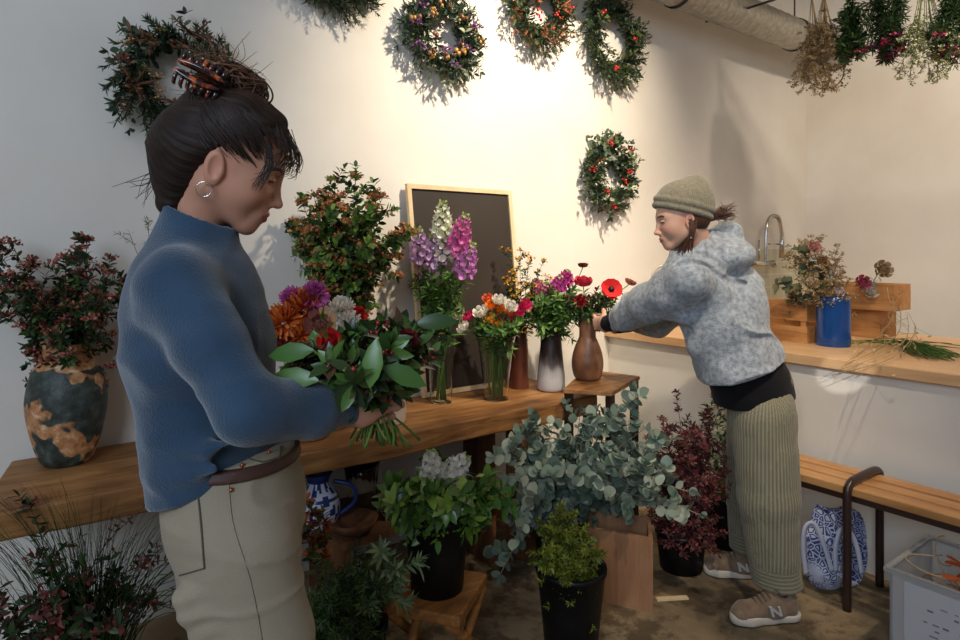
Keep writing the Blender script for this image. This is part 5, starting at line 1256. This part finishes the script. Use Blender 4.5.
# hair
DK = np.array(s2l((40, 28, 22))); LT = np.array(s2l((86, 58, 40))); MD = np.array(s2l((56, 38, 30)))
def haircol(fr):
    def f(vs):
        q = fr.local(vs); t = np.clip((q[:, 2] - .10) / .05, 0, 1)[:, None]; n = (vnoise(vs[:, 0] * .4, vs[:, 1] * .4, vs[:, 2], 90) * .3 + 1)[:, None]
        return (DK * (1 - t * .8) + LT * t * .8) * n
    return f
R = .21; c = hf.o; s = SD((c.x - R, c.y - R, c.z - .15), (c.x + R, c.y + R, c.z + .17), .0026); M = hf.M()
s.ell(hf(-.016, 0, .030), (.103, .083, .094), .02, 'u', M); s.ell(hf(-.058, 0, -.015), (.058, .066, .075), .04, 'u', M)
s.cap(hf(-.066, 0, -.085), hf(-.080, 0, -.02), .036, .056, .03); s.ell(hf(-.075, 0, .01), (.050, .072, .075), .03, 'u', M); s.ell(hf(-.03, 0, .085), (.075, .066, .045), .03, 'u', M)
s.ell(hf(.045, 0, .065), (.048, .060, .045), .03, 'u', M)
s.plane(hf(-.018, 0, -.018), (hf.x * .78 - hf.z * .62), .035); s.cap(hf(-.066, 0, -.055), hf(-.060, 0, -.108), .050, .030, .02, side=fv(hf.y), ratio=1.1)     # cut the face side free
for y in (-1, 1): s.ell(hf(.012, y * .088, -.032), (.040, .032, .052), .012, 's', M)
s.ell(hf(.095, 0, -.02), (.035, .09, .055), .01, 's', M)
def groove(x, y, z):
    q = hf.local(np.stack([x, y, z], 1)); t = np.arctan2(q[:, 1], q[:, 2] - .02) * 34 + q[:, 0] * 18 + 3 * vnoise(x, y, z, 20)
    return -.0006 * np.sin(t) - .0006 * np.sin(t * 2.3 + 1) + .004 * vnoise(x, y, z, 22)
s.disp(groove); hairv = s.net()
npmesh('hair', [hairv], 'dark_hair', P1, haircol(hf))
random.seed(200)
bun = hf(-.068, 0, .128); b = MB()
for i in range(330):   # wound, slightly messy bun
    a = rvec(); e = perp(a); g = a.cross(e); r = rnd(.022, .052); h = rnd(-.030, .030); st = rnd(0, 6.28); n = 9
    off = rvec() * .01; pts = [bun + off + (e * math.cos(st + q * .42) + g * math.sin(st + q * .42)) * r * V((1, 1, 1)).x + a * h + hf.x * .012 for q in range(n)]
    pts = [bun + hf.x * (p - bun).dot(hf.x) * 1.25 + hf.y * (p - bun).dot(hf.y) * 1.0 + hf.z * (p - bun).dot(hf.z) * .62 for p in pts]
    cc = random.choice([(96, 64, 44), (70, 46, 34), (118, 80, 54), (48, 32, 26)]); strand(b, pts, rnd(.0010, .0022), jit(s2l(cc)), 4, 3)
for i in range(70):
    d = (rvec() + hf.z * .4 - hf.x * .2).normalized(); p = bun + d * .03; strand(b, [p, p + d * .03 + rvec() * .012, p + d * rnd(.035, .06) + rvec() * .025], .0008, jit(s2l((120, 82, 56))), 3, 4)
b.build('hair_bun', 'hair_strands', P1, label='lighter brown messy hair bun')
b = MB()   # hair drawn up over the skull, fringe and loose ends
hx_ = lambda t, a, k: hf(-.016 + .105 * k * math.cos(t), .085 * k * math.sin(t) * math.cos(a), .03 + .096 * k * math.sin(t) * math.sin(a))
for i in range(900):
    ang = rnd(-.1, PI + .1); k = rnd(1.03, 1.055); pts = []
    side = math.cos(ang)
    p0 = hf(.078 - .12 * rnd(0, 1) ** .7 * abs(side), .085 * side, .058 + .03 * (1 - abs(side)) - .060 * rnd(0, 1) ** 1.6 * abs(side)); 
    for q in range(6):
        t = q / 5; p = p0.lerp(bun - hf.z * .02, t) - hf.x * (.034 * math.sin(PI * t) * abs(side)); v = p - hf(-.016, 0, .03); 
        l = V((v.dot(hf.x) / .106, v.dot(hf.y) / .086, v.dot(hf.z) / .098)); L = max(l.length, .2)
        pts.append(hf(-.016, 0, .03) + v / L * k if t < .93 else p)
    strand(b, pts, .0008, jit(tuple(random.choice([DK, DK, MD])), .3), 3, 3)
for i in range(85):
    yy = rnd(-.066, .066); st = hf(.068 + rnd(-.01, .008) - abs(yy) * .45, yy * .75, .093 + rnd(-.006, .004)); dy = yy * .4
    e1 = hf(.103 - abs(yy) * .55 + rnd(0, .010), yy + dy * .3, .058); e2 = hf(.106 - abs(yy) * .6 + rnd(-.004, .016), yy + dy + rnd(-.006, .006), .030 + rnd(-.012, .012))
    strand(b, [st, e1, e2, e2 - hf.z * rnd(.002, .016) + hf.x * rnd(-.012, .006)], .0009, jit(tuple(random.choice([DK, MD, LT * .8])), .3), 3, 5)
for sy in (-1, 1):
    for i in range(26):
        a = hf(.05 + rnd(-.01, .01), sy * .072, .05); strand(b, [a, hf(.066 + rnd(-.006, .01), sy * .071, .02), hf(.062 + rnd(-.012, .014), sy * .070, -.012 + rnd(-.02, .01))], .0010, jit(tuple(DK), .3), 3, 5)
for i in range(16):
    a = hf(-.085, rnd(-.03, .03), -.05 + rnd(-.02, .01)); strand(b, [a, a - hf.x * .02 - hf.z * .03 + rvec() * .01, a - hf.x * rnd(.01, .06) - hf.z * rnd(.05, .085) + rvec() * .015], .0009, jit(tuple(DK), .3), 3, 5)
b.build('hair_strand', 'hair_strands', P1, kind='stuff', label='fringe and loose strands of dark hair')
# claw clip
m_, nt_, b_ = newmat('tortoise'); tc_ = node(nt_, 'ShaderNodeTexCoord'); n_ = node(nt_, 'ShaderNodeTexNoise'); n_.inputs['Scale'].default_value = 60
nt_.links.new(tc_.outputs['Object'], n_.inputs[0]); nt_.links.new(ramp(nt_, n_.outputs[0], [(.45, s2l((26, 12, 10))), (.54, s2l((110, 36, 18))), (.64, s2l((190, 96, 44)))]), b_.inputs['Base Color']); b_.inputs['Roughness'].default_value = .08; b_.inputs['Coat Weight'].default_value = 1
cl = MB(); cc = hf(-.090, -.052, .108)
def clipshell(off, flip):
    vs = []; fs = []; n = 14
    for i in range(n + 1):
        t = i / n - .5; w = .018 * (1 - (2 * t) ** 2 * .5); 
        for j in range(4):
            v = j / 3; vs.append(cc + hf.x * t * .078 + (hf.z * flip) * (.003 + v * w * .8) - hf.y * (.010 + .016 * math.sin(v * 2.4) + (.004 if i % 2 and j == 3 else 0)) * 1.0 + hf.z * off)
    for i in range(n):
        for j in range(3): fs.append((i * 4 + j, i * 4 + j + 1, i * 4 + j + 5, i * 4 + j + 4))
    cl.add(vs, fs)
clipshell(0, 1); clipshell(0, -1)
for i in range(7):
    t = (i / 6 - .5) * .07
    for fl in (1, -1): p = cc + hf.x * t + hf.z * fl * .015 - hf.y * .018; cl.tube([p, p + hf.z * fl * .012 + hf.y * .006, p + hf.z * fl * .016 + hf.y * .02], [.003, .0025, .001], 6)
cl.build('claw_clip', 'tortoise', P1, solid=.003)
# hoop earring
ce = hf(-.010, -.078, -.062); plain('silver', (220, 216, 208), .15, 1)
b = MB(); b.tube([ce + hf.x * math.cos(a) * .0125 + (hf.z * .9) * math.sin(a) * .0145 for a in [2 * PI * i / 24 for i in range(25)]], .0011, 6, caps=False); b.build('hoop_earring', 'silver', P1)
# ------------------------------------------------------------------ PERSON IN GREY HOODIE
P2 = thing('person', 'person in grey hoodie, olive beanie and sage trousers leaning to the brown vase', 'person', atz(755, 0, 2.55))
g2 = Frame(W(681, 217, 2.5), (-Rt * .97 - UP * .22 + Fw * .05), UP, 1.02)
head = head_sdf(g2, .0022); nb2 = W(704, 262, 2.56); head.cap(g2(-.035, 0, -.05), nb2, .05, .055, .03); hv = head.net()
f2 = (-Rt * .8 + Fw * .6); s2v = (Rt * .6 + Fw * .8); S2 = fv(s2v)
SN, EN, WN = W(690, 276, 2.44), W(650, 303, 2.66), W(607, 324, 2.96)
SF, EF, WF = W(716, 276, 2.78), W(655, 318, 2.98), W(618, 326, 3.12)
hipc = W(757, 398, 2.6)
HN, KN2, AN2 = W(765, 420, 2.50), W(768, 510, 2.47), W(779, 590, 2.46)
HF, KF2, AF2 = W(750, 420, 2.74), W(748, 505, 2.76), W(746, 566, 2.76)
lo, hi = bounds([SN, EN, SF, EF, AN2, AF2, HN, nb2], .16); lo[2] = 0
s = SD(lo, (hi[0], hi[1], nb2.z + .02), .009)
s.cap(nb2, W(712, 285, 2.6), .055, .08, .03); s.cap(SN, SF, .045, .045, .03); s.cap(W(712, 290, 2.6), hipc, .09, .1, .03, side=S2, ratio=1.4)
for a, b_, c_ in ((SN, EN, WN), (SF, EF, WF)): s.cap(a, b_, .042, .036, .03); s.cap(b_, c_, .034, .024, .02)
for a, b_, c_ in ((HN, KN2, AN2), (HF, KF2, AF2)): s.cap(a, b_, .08, .05, .03); s.cap(b_, c_, .045, .032, .02); s.cap(c_, V((c_.x, c_.y, .06)), .03, .026, .02)
bv = s.net()
s = SD(*bounds([WN, W(583, 325, 3.1), WF, W(590, 325, 3.16)], .1), .0026)
s.cap(WN - (WN - EN).normalized() * .06, WN, .027, .024, .01); add_hand(s, WN, W(588, 322, 3.06) - WN, UP, Fw * .8 - Rt * .1, (40, 55, 35), .5, .98)
s.cap(WF - (WF - EF).normalized() * .06, WF, .027, .024, .01); add_hand(s, WF, W(594, 322, 3.2) - WF, UP, -Fw * .8 - Rt * .4, (40, 55, 35), .5, .98)
av = s.net()
npmesh('body', [hv, bv, av], 'skin', P2, skin_cols(g2, (214, 168, 142), lip=(186, 104, 96), cheek=(220, 150, 128), brow=(74, 50, 38)))
# sage ribbed trousers
s = SD(*bounds([W(715, 395, 2.6), W(815, 395, 2.6), AN2, AF2, W(757, 398, 2.35), W(757, 398, 2.9)], .07), .0055)
s.cap(W(762, 385, 2.6), W(760, 425, 2.6), .12, .128, .03, side=S2, ratio=1.15)
s.cap(W(762, 415, 2.52), W(768, 500, 2.49), .122, .110, .03); s.cap(W(768, 500, 2.49), W(778, 590, 2.47), .110, .088, .02)
s.cap(W(752, 415, 2.72), W(748, 490, 2.75), .105, .088, .03); s.cap(W(748, 490, 2.75), W(747, 560, 2.76), .088, .075, .02)
s.noise(.008, 7, (1, 1, .6)); s.noise(.003, 18)
s.plane(W(778, 584, 2.47), -UP, .004)
ribc = HN
def ribs(x, y, z):
    lat = (x * Ra[0] + y * Ra[1]); dep = (x * Fa[0] + y * Fa[1]); near = dep < 2.62
    cx = np.where(near, float(W(768, 500, 2.49).dot(Rt)), float(W(749, 500, 2.75).dot(Rt))); cy = np.where(near, 2.49, 2.75)
    a = np.arctan2(dep - cy, lat - cx); cuff = z < .19
    return np.where(cuff, .0016 * np.sin(z * 420), .0018 * np.sin(a * 52))
s.disp(ribs)
def sagecol(vs):
    x, y, z = vs.T; r = ribs(x, y, z) / .0018; A = np.array(s2l((106, 102, 82))); B = np.array(s2l((156, 149, 124))); t = (r * .5 + .5)[:, None]
    return (A * (1 - t) + B * t) * (1 + .06 * vnoise(x, y, z, 12))[:, None]
npmesh('trousers', [s.net()], 'ribbed_sage', P2, sagecol)
# black shirt and hoodie share a torso
tor = [(704, 268, .075, 1.6), (714, 292, .120, 1.35), (725, 325, .145, 1.3), (738, 360, .158, 1.3)]
def torso(s, tor, g=0, ratio_k=1):
    for (x0, y0, r0, q0), (x1, y1, r1, q1) in zip(tor, tor[1:]): s.cap(W(x0, y0, 2.6), W(x1, y1, 2.6), r0 + g, r1 + g, .03, side=S2, ratio=(q0 + q1) / 2)
s = SD(*bounds([W(680, 340, 2.6), W(810, 410, 2.6), W(740, 380, 2.3), W(740, 380, 2.95)], .10), .005)
torso(s, [(730, 340, .125, 1.3), (740, 362, .132, 1.3), (750, 384, .143, 1.28)]); s.cap(W(750, 380, 2.6), W(755, 400, 2.6), .143, .15, .03, side=S2, ratio=1.25)
s.noise(.006, 8); s.plane(W(748, 400, 2.6), (-UP + Rt * .12), .004); s.plane(W(730, 338, 2.6), UP)
npmesh('black_shirt', [s.net()], 'black_cotton', P2, smooth_it=2)
s = SD(*bounds([W(602, 320, 2.95), W(795, 390, 2.6), SN, SF, W(740, 222, 2.55), W(740, 350, 2.35), W(740, 350, 2.95)], .15), .005)
torso(s, tor); s.cap(W(738, 360, 2.6), W(744, 388, 2.6), .158, .162, .02, side=S2, ratio=1.28)
s.cap(SN, SF, .064, .064, .05); s.ell(W(738, 300, 2.58), (.11, .11, .13), .05)
for a, b_, c_, in ((SN, EN, WN), (SF, EF, WF)):
    e = c_ - (c_ - b_).normalized() * .115
    a = a + (SF - SN).normalized() * (.03 if a is SN else -.03)
    s.cap(a - UP * .022, a.lerp(b_, .5) - UP * .01, .080, .088, .09); s.cap(a.lerp(b_, .5) - UP * .01, b_, .088, .084, .03); s.cap(b_, b_.lerp(e, .75), .085, .068, .03); s.cap(b_.lerp(e, .8), e, .066, .052, .012)
# hood lying on the back
hd = W(724, 256, 2.56); s.ell(hd, (.105, .12, .078), .04); s.ell(W(702, 248, 2.56), (.085, .10, .06), .03); s.ell(W(728, 232, 2.57), (.045, .06, .045), .035)
s.cap(W(680, 262, 2.5), W(696, 246, 2.5), .035, .035, .05); s.cap(W(696, 246, 2.5), W(718, 236, 2.56), .035, .03, .04)
s.disp(lambda x, y, z: .010 * vnoise(x, y, z, 7) + .004 * vnoise(x, y + .2, z, 15) - .013 * np.clip(1 - 3.2 * np.abs(vnoise(x * 1.0 + .5, y, z * 1.5, 4.6)), 0, 1) ** 1.5)
for pts in (((678, 266, 2.42), (692, 262, 2.40), (708, 268, 2.42), (726, 280, 2.45), (745, 284, 2.5)),):
    P = spline([W(*p) for p in pts], 5)
    for a, b_ in zip(P, P[1:]): s.cap(a, b_, .007, .007, .016, 's')
for (a, b_) in (((686, 318, 2.50), (745, 306, 2.50)), ((695, 350, 2.52), (750, 342, 2.52)), ((655, 312, 2.6), (690, 318, 2.5))): s.cap(W(*a), W(*b_), .010, .006, .05)
s.plane(W(742, 367, 2.6), (-UP * 1 + Rt * .32), .006)
s.ell(g2(.01, 0, -.04), (.085, .075, .10), .01, 's', g2.M())
npmesh('hoodie', [s.net()], 'grey_wool', P2, smooth_it=2)
# dark undersleeve cuffs
for (b_, c_) in ((EN, WN), (EF, WF)):
    u = (c_ - b_).normalized(); s = SD(*bounds([c_ - u * .15, c_ + u * .03], .06), .0035); s.cap(c_ - u * .14, c_ + u * .0, .046, .037, .01); s.plane(c_ + u * .004, u); s.noise(.002, 30)
    npmesh('shirt_cuff', [s.net()], 'black_cotton', P2, smooth_it=1)
# beanie
R = .17; c = g2.o; s = SD((c.x - R, c.y - R, c.z - .06), (c.x + R, c.y + R, c.z + .2), .0025); M = g2.M()
bu = (g2.z - g2.x * .5).normalized(); bf = Frame(g2(-.014, 0, .036), g2.x + g2.z * .5, bu, 1.0)
s.ell(bf(-.004, 0, .0), (.108, .088, .092), .02, 'u', bf.M()); s.ell(bf(-.030, 0, .070), (.050, .055, .062), .06, 'u', bf.M())
s.cap(bf(.02, 0, .01), bf(-.03, 0, .02), .085, .085, .02)
s.plane(bf(0, 0, -.022), -bf.z, .004)
for i in range(48):
    a = 2 * PI * i / 48; b2 = 2 * PI * (i + 1) / 48
    p = bf(-.004 + .108 * math.cos(a), .086 * math.sin(a), .0 - .0); q = bf(-.004 + .108 * math.cos(b2), .086 * math.sin(b2), .0)
    s.cap(p - bf.z * .016, q - bf.z * .016, .0085, .0085, .008); s.cap(p + bf.z * .010, q + bf.z * .010, .0085, .0085, .01)
def knit(x, y, z):
    q = bf.local(np.stack([x, y, z], 1)); return .0009 * np.sin(np.arctan2(q[:, 1], q[:, 0] + .004) * 70)
s.disp(knit); npmesh('beanie', [s.net()], 'olive_wool', P2)
random.seed(210); b = MB(); HB2 = [s2l((76, 50, 36)), s2l((96, 62, 44)), s2l((58, 38, 30)), s2l((112, 74, 52))]
s = SD((c.x - R, c.y - R, c.z - .16), (c.x + R, c.y + R, c.z + .06), .003)
s.ell(g2(-.035, 0, -.005), (.078, .080, .075), .02, 'u', M); s.plane(g2(0, 0, .04), g2.z); s.ell(g2(.07, 0, -.06), (.075, .12, .10), .01, 's', M)
for y in (-1, 1): s.ell(g2(.0, y * .085, -.045), (.026, .02, .03), .008, 's', M)
s.disp(lambda x, y, z: .0015 * np.sin(z * 900 + 6 * vnoise(x, y, z, 20))); 
npmesh('hair', [s.net()], 'dark_hair', P2, lambda vs: np.tile(np.array(HB2[0]), (len(vs), 1)) * (1 + .3 * vnoise(vs[:, 0], vs[:, 1], vs[:, 2] * 3, 60))[:, None])
for i in range(150):
    y0 = rnd(-.07, .02); a = g2(-.02 + rnd(-.03, .01), -abs(y0) - .005 if i % 2 == 0 else y0, -.018 + rnd(-.02, .012)); tail = g2(-.125, 0, -.022)
    m = tail + rvec() * .018; e = tail + Rt * rnd(.02, .062) + UP * rnd(-.01, .03) + rvec() * .02
    strand(b, [a, a.lerp(m, .5) - g2.y * .03 * (1 if i % 2 == 0 else 0) - UP * .006, m, e, e + rvec() * .014], .0016, jit(random.choice(HB2)), 3, 4)
for sy in (-1, 1):
    for i in range(44):
        a = g2(-.012 + rnd(-.02, .01), sy * .078, -.02 + rnd(-.01, .01)); e = g2(.030 + rnd(-.02, .025), sy * (.058 + rnd(-.01, .01)), -.125 + rnd(-.03, .03)); strand(b, [a, g2(-.008 + rnd(-.01, .015), sy * .082, -.065), e, e - UP * rnd(.02, .06)], .0014, jit(random.choice(HB2)), 3, 4)
b.build('hair_strand', 'hair_strands', P2, kind='stuff', label='brown ponytail and loose strands')
b = MB(); ce = g2(-.004, .079, -.058); b.tube([ce, ce - UP * .022], .0012, 5); b.ball(ce - UP * .026, .0048, n=8, m=6); b.build('drop_earring', 'silver', P2)
# sneakers
def sneaker(heel, toe_dir, L, label=None):
    d = toe_dir.normalized(); sd = d.cross(UP); g = V((heel.x, heel.y, 0)); f = Frame(g, d, UP, L / .27)
    M = f.M(); lo, hi = bounds([g - d * .03, g + d * .3, g + UP * .13], .07)
    s = SD(lo, hi, .0028); C = lambda a, b_, ra, rb, kk=.02, side=True, q=1.0: s.cap(f(*a), f(*b_), ra, rb, kk, side=fv(f.y) if side else None, ratio=q)
    C((.035, 0, .045), (.10, 0, .045), .036, .038, .02); C((.10, 0, .042), (.21, 0, .036), .040, .034, .03, True, 1.1); C((.21, 0, .036), (.235, .004, .032), .034, .026, .02, True, 1.25)
    C((.045, 0, .075), (.10, 0, .075), .032, .030, .02); C((.10, 0, .082), (.16, 0, .060), .026, .022, .025); C((.035, 0, .09), (.04, 0, .05), .024, .03, .02)
    s.cap(f(.062, 0, .10), f(.062, 0, .14), .026, .034, .006, 's'); s.plane(f(0, 0, .024), -UP, .003); s.noise(.0015, 40)
    u = npmesh('sneaker_upper', [s.net()], 'suede', P2)
    s = SD(lo, hi, .003); C((.035, 0, .02), (.12, 0, .02), .046, .040, .02, True, .9); C((.12, 0, .02), (.20, 0, .02), .040, .046, .02); C((.20, 0, .02), (.232, .004, .022), .045, .034, .02)
    s.plane(f(0, 0, .026), UP - d * .05, .003); s.plane(V((0, 0, .004)), -UP, .003); npmesh('sneaker_sole', [s.net()], 'sole_white', P2)
    b = MB()
    for i in range(5):
        x = .105 + i * .016; z = .108 - i * .0085; b.tube(spline([f(x, .026, z - .008), f(x + .004, 0, z + .012), f(x + .002, -.026, z - .008)], 4), .003, 6)
    b.tube(spline([f(.11, .01, .112), f(.10, .03, .125), f(.09, .035, .11), f(.105, .01, .112), f(.10, -.03, .122), f(.09, -.034, .108)], 5), .0022, 6)
    b.build('laces', 'lace_brown', P2)
    # letter mark on both flanks
    for sgn in (1, -1):
        b = MB(); A = lambda x, z: f(x, sgn * (.0505 - (.003 if z > .066 else 0)), z)
        def bar(p, q, w):
            dx = (q - p).normalized(); n = f.y * sgn; e = dx.cross(n).normalized() * w; vs = [p - e, p + e, q + e, q - e]; vs = vs + [v - n * .012 for v in vs]; b.add(vs, [(0, 1, 2, 3), (7, 6, 5, 4), (0, 4, 5, 1), (1, 5, 6, 2), (2, 6, 7, 3), (3, 7, 4, 0)])
        dirn = -1 if sgn > 0 else 1
        x0 = .112
        bar(A(x0 - .020, .040), A(x0 - .012 , .072), .0042); bar(A(x0 + .012, .040), A(x0 + .020, .072), .0042)
        if sgn > 0: bar(A(x0 + .020, .072), A(x0 - .020, .040), .0042) if False else bar(A(x0 + .018, .070), A(x0 - .018, .042), .0042)
        else: bar(A(x0 + .018, .070), A(x0 - .018, .042), .0042)
        b.build('letter_mark', 'mark_grey', P2, False)
plain('sole_white', (206, 196, 180), .6); plain('lace_brown', (96, 78, 62), .8); plain('mark_grey', (176, 178, 178), .4)
for c_ in (AN2, AF2):
    b = MB(); b.tube([V((c_.x, c_.y, .07)), V((c_.x, c_.y, .11)), V((c_.x, c_.y, .145))], [.036, .034, .034], 16); b.build('sock', 'black_cotton', P2)
sneaker(W(797, 600, 2.43) , (-Rt * .98 - Fw * .12), .275); sneaker(W(768, 575, 2.73), (-Rt * .97 + Fw * .14), .27)
# ------------------------------------------------------------------ bags under the bench
def bluewhite():
    m, nt, b = newmat('blue_print'); tc = node(nt, 'ShaderNodeTexCoord'); v = node(nt, 'ShaderNodeTexVoronoi'); v.feature = 'DISTANCE_TO_EDGE'; v.inputs['Scale'].default_value = 38
    n = node(nt, 'ShaderNodeTexNoise'); n.inputs['Scale'].default_value = 7; nt.links.new(tc.outputs['Object'], v.inputs[0]); nt.links.new(tc.outputs['Object'], n.inputs[0])
    r1 = ramp(nt, v.outputs['Distance'], [(.05, (0, 0, 0)), (.09, (1, 1, 1)), (.2, (1, 1, 1)), (.26, (0, 0, 0))]); r2 = ramp(nt, n.outputs[0], [(.34, (0, 0, 0)), (.42, (1, 1, 1))])
    mu = node(nt, 'ShaderNodeMath', operation='MULTIPLY'); nt.links.new(r1, mu.inputs[0]); nt.links.new(r2, mu.inputs[1])
    mx = node(nt, 'ShaderNodeMix', data_type='RGBA'); nt.links.new(mu.outputs[0], mx.inputs[0]); mx.inputs[6].default_value = (*s2l((182, 188, 206)), 1); mx.inputs[7].default_value = (*s2l((44, 58, 120)), 1)
    nt.links.new(mx.outputs[2], b.inputs['Base Color']); b.inputs['Roughness'].default_value = .8
bluewhite(); plain('bag_strap', (178, 184, 202), .8); fabric('navy_cloth', (38, 46, 72), (60, 70, 98), 20, .3, 80)
bc = atz(838, 0, 2.66); bg = thing('tote_bag', 'white cloth tote bag with blue printed pattern on the floor under the bench', 'bag', bc)
s = SD(*bounds([bc - Rt * .22 - Fw * .16, bc + Rt * .22 + Fw * .16 + UP * .4], .05), .005)
s.cap(bc + UP * .10 - Rt * .06, bc + UP * .10 + Rt * .07, .105, .10, .03, side=Fa, ratio=.95); s.cap(bc + UP * .2 - Rt * .08, bc + UP * .2 + Rt * .07, .095, .085, .04, side=Fa, ratio=.8)
s.cap(bc + UP * .30 - Rt * .08, bc + UP * .29 + Rt * .03, .045, .04, .05, side=Fa, ratio=.7)
s.noise(.014, 9); s.noise(.007, 22); s.plane(V((0, 0, .004)), -UP, .01); s.ell(bc + UP * .37 - Rt * .03, (.08, .05, .05), .02, 's')
npmesh('bag_body', [s.net()], 'blue_print', bg, smooth_it=1)
for i, pts in enumerate((((806, 575), (803, 548), (805, 528), (814, 524), (824, 545), (832, 572)), ((836, 572), (836, 545), (843, 528), (852, 535), (858, 552), (862, 574)))):
    b = MB(); P = spline([W(px, py, 2.545 + .01 * i) for px, py in pts], 6); n = len(P); vs = []
    for k, p in enumerate(P):
        t = (P[min(k + 1, n - 1)] - P[max(k - 1, 0)]).normalized(); e = t.cross(Fw).normalized() * .009; vs += [p - e, p + e]
    b.add(vs, [(2 * k, 2 * k + 1, 2 * k + 3, 2 * k + 2) for k in range(n - 1)]); b.build('bag_handle', 'bag_strap', bg, solid=.003)
nc = atz(862, 0, 2.86); nc = nc; bg2 = thing('cloth_bundle', 'dark blue folded cloth bag behind the printed tote under the bench', 'bag', nc)
s = SD(*bounds([nc - Rt * .12 - Fw * .08, nc + Rt * .12 + Fw * .08 + UP * .28], .03), .006); s.cap(nc + UP * .08, nc + UP * .2, .08, .06, .03); s.noise(.012, 12); s.plane(V((0, 0, .004)), -UP, .01); npmesh('bag_body', [s.net()], 'navy_cloth', bg2)
# ================================================================== LIGHT AND CAMERA
def light(name, kind, loc, to, energy, col, size=.1, spot=None, blend=.5):
    l = bpy.data.lights.new(name, kind); l.energy = energy; l.color = col
    if kind == 'AREA': l.size = size
    elif kind == 'SUN': l.angle = size
    else: l.shadow_soft_size = size
    if spot: l.spot_size = math.radians(spot); l.spot_blend = blend
    o = bpy.data.objects.new(name, l); COL.objects.link(o); o.location = loc
    o.rotation_euler = (V(to) - V(loc)).to_track_quat('-Z', 'Y').to_euler(); o['kind'] = 'helper'; return o
light('ceiling_spot_light', 'SPOT', (2.2, .75, 3.6), onY(520, 128, YW), 450, (1, .86, .68), .06, 72, 1)
light('fill_spot_right_wall', 'SPOT', (3.3, .2, 3.5), (5.47, 1.3, 1.9), 210, (1, .86, .70), .08, 95, .9)  # added fill spot, only brightens the right wall; stands for no fitting
light('ceiling_spot_light_front', 'SPOT', (.9, .2, 3.5), (2.35, 1.75, 1.35), 210, (1, .86, .68), .06, 44, .9)
light('ceiling_spot_light_counter', 'SPOT', (2.6, 0, 3.5), (3.6, 1.0, .9), 120, (1, .84, .66), .08, 85, .9)
light('shop_window_light', 'AREA', (-2.2, -1.2, 2.7), (.0, 2.6, 1.9), 80, (.66, .80, 1), 1.8)
light('window_sunbeam', 'SPOT', (-1.2, -2.2, 2.9), W(843, 372, 2.85), 520, (1, .97, .92), .01, 1.9, .3)
w = bpy.data.worlds.new('world'); bpy.context.scene.world = w; w.use_nodes = True
w.node_tree.nodes['Background'].inputs[0].default_value = (.86, .89, 1, 1); w.node_tree.nodes['Background'].inputs[1].default_value = .16
cam = bpy.data.cameras.new('camera'); co = bpy.data.objects.new('camera', cam); COL.objects.link(co); co.location = (0, 0, CAMH)
cam.sensor_width = 36; cam.lens = 24; cam.shift_y = -(320 - HY) / 960.0; cam.clip_start = .05
co.rotation_euler = Fw.to_track_quat('-Z', 'Y').to_euler()
sc = bpy.context.scene; sc.camera = co
sc.view_settings.view_transform = 'Standard'; sc.view_settings.look = 'None'; sc.view_settings.exposure = .14; sc.view_settings.gamma = 1; sc.view_settings.use_curve_mapping = False
for n in ('pot_dummy',): bpy.data.materials.remove(MATS[n])
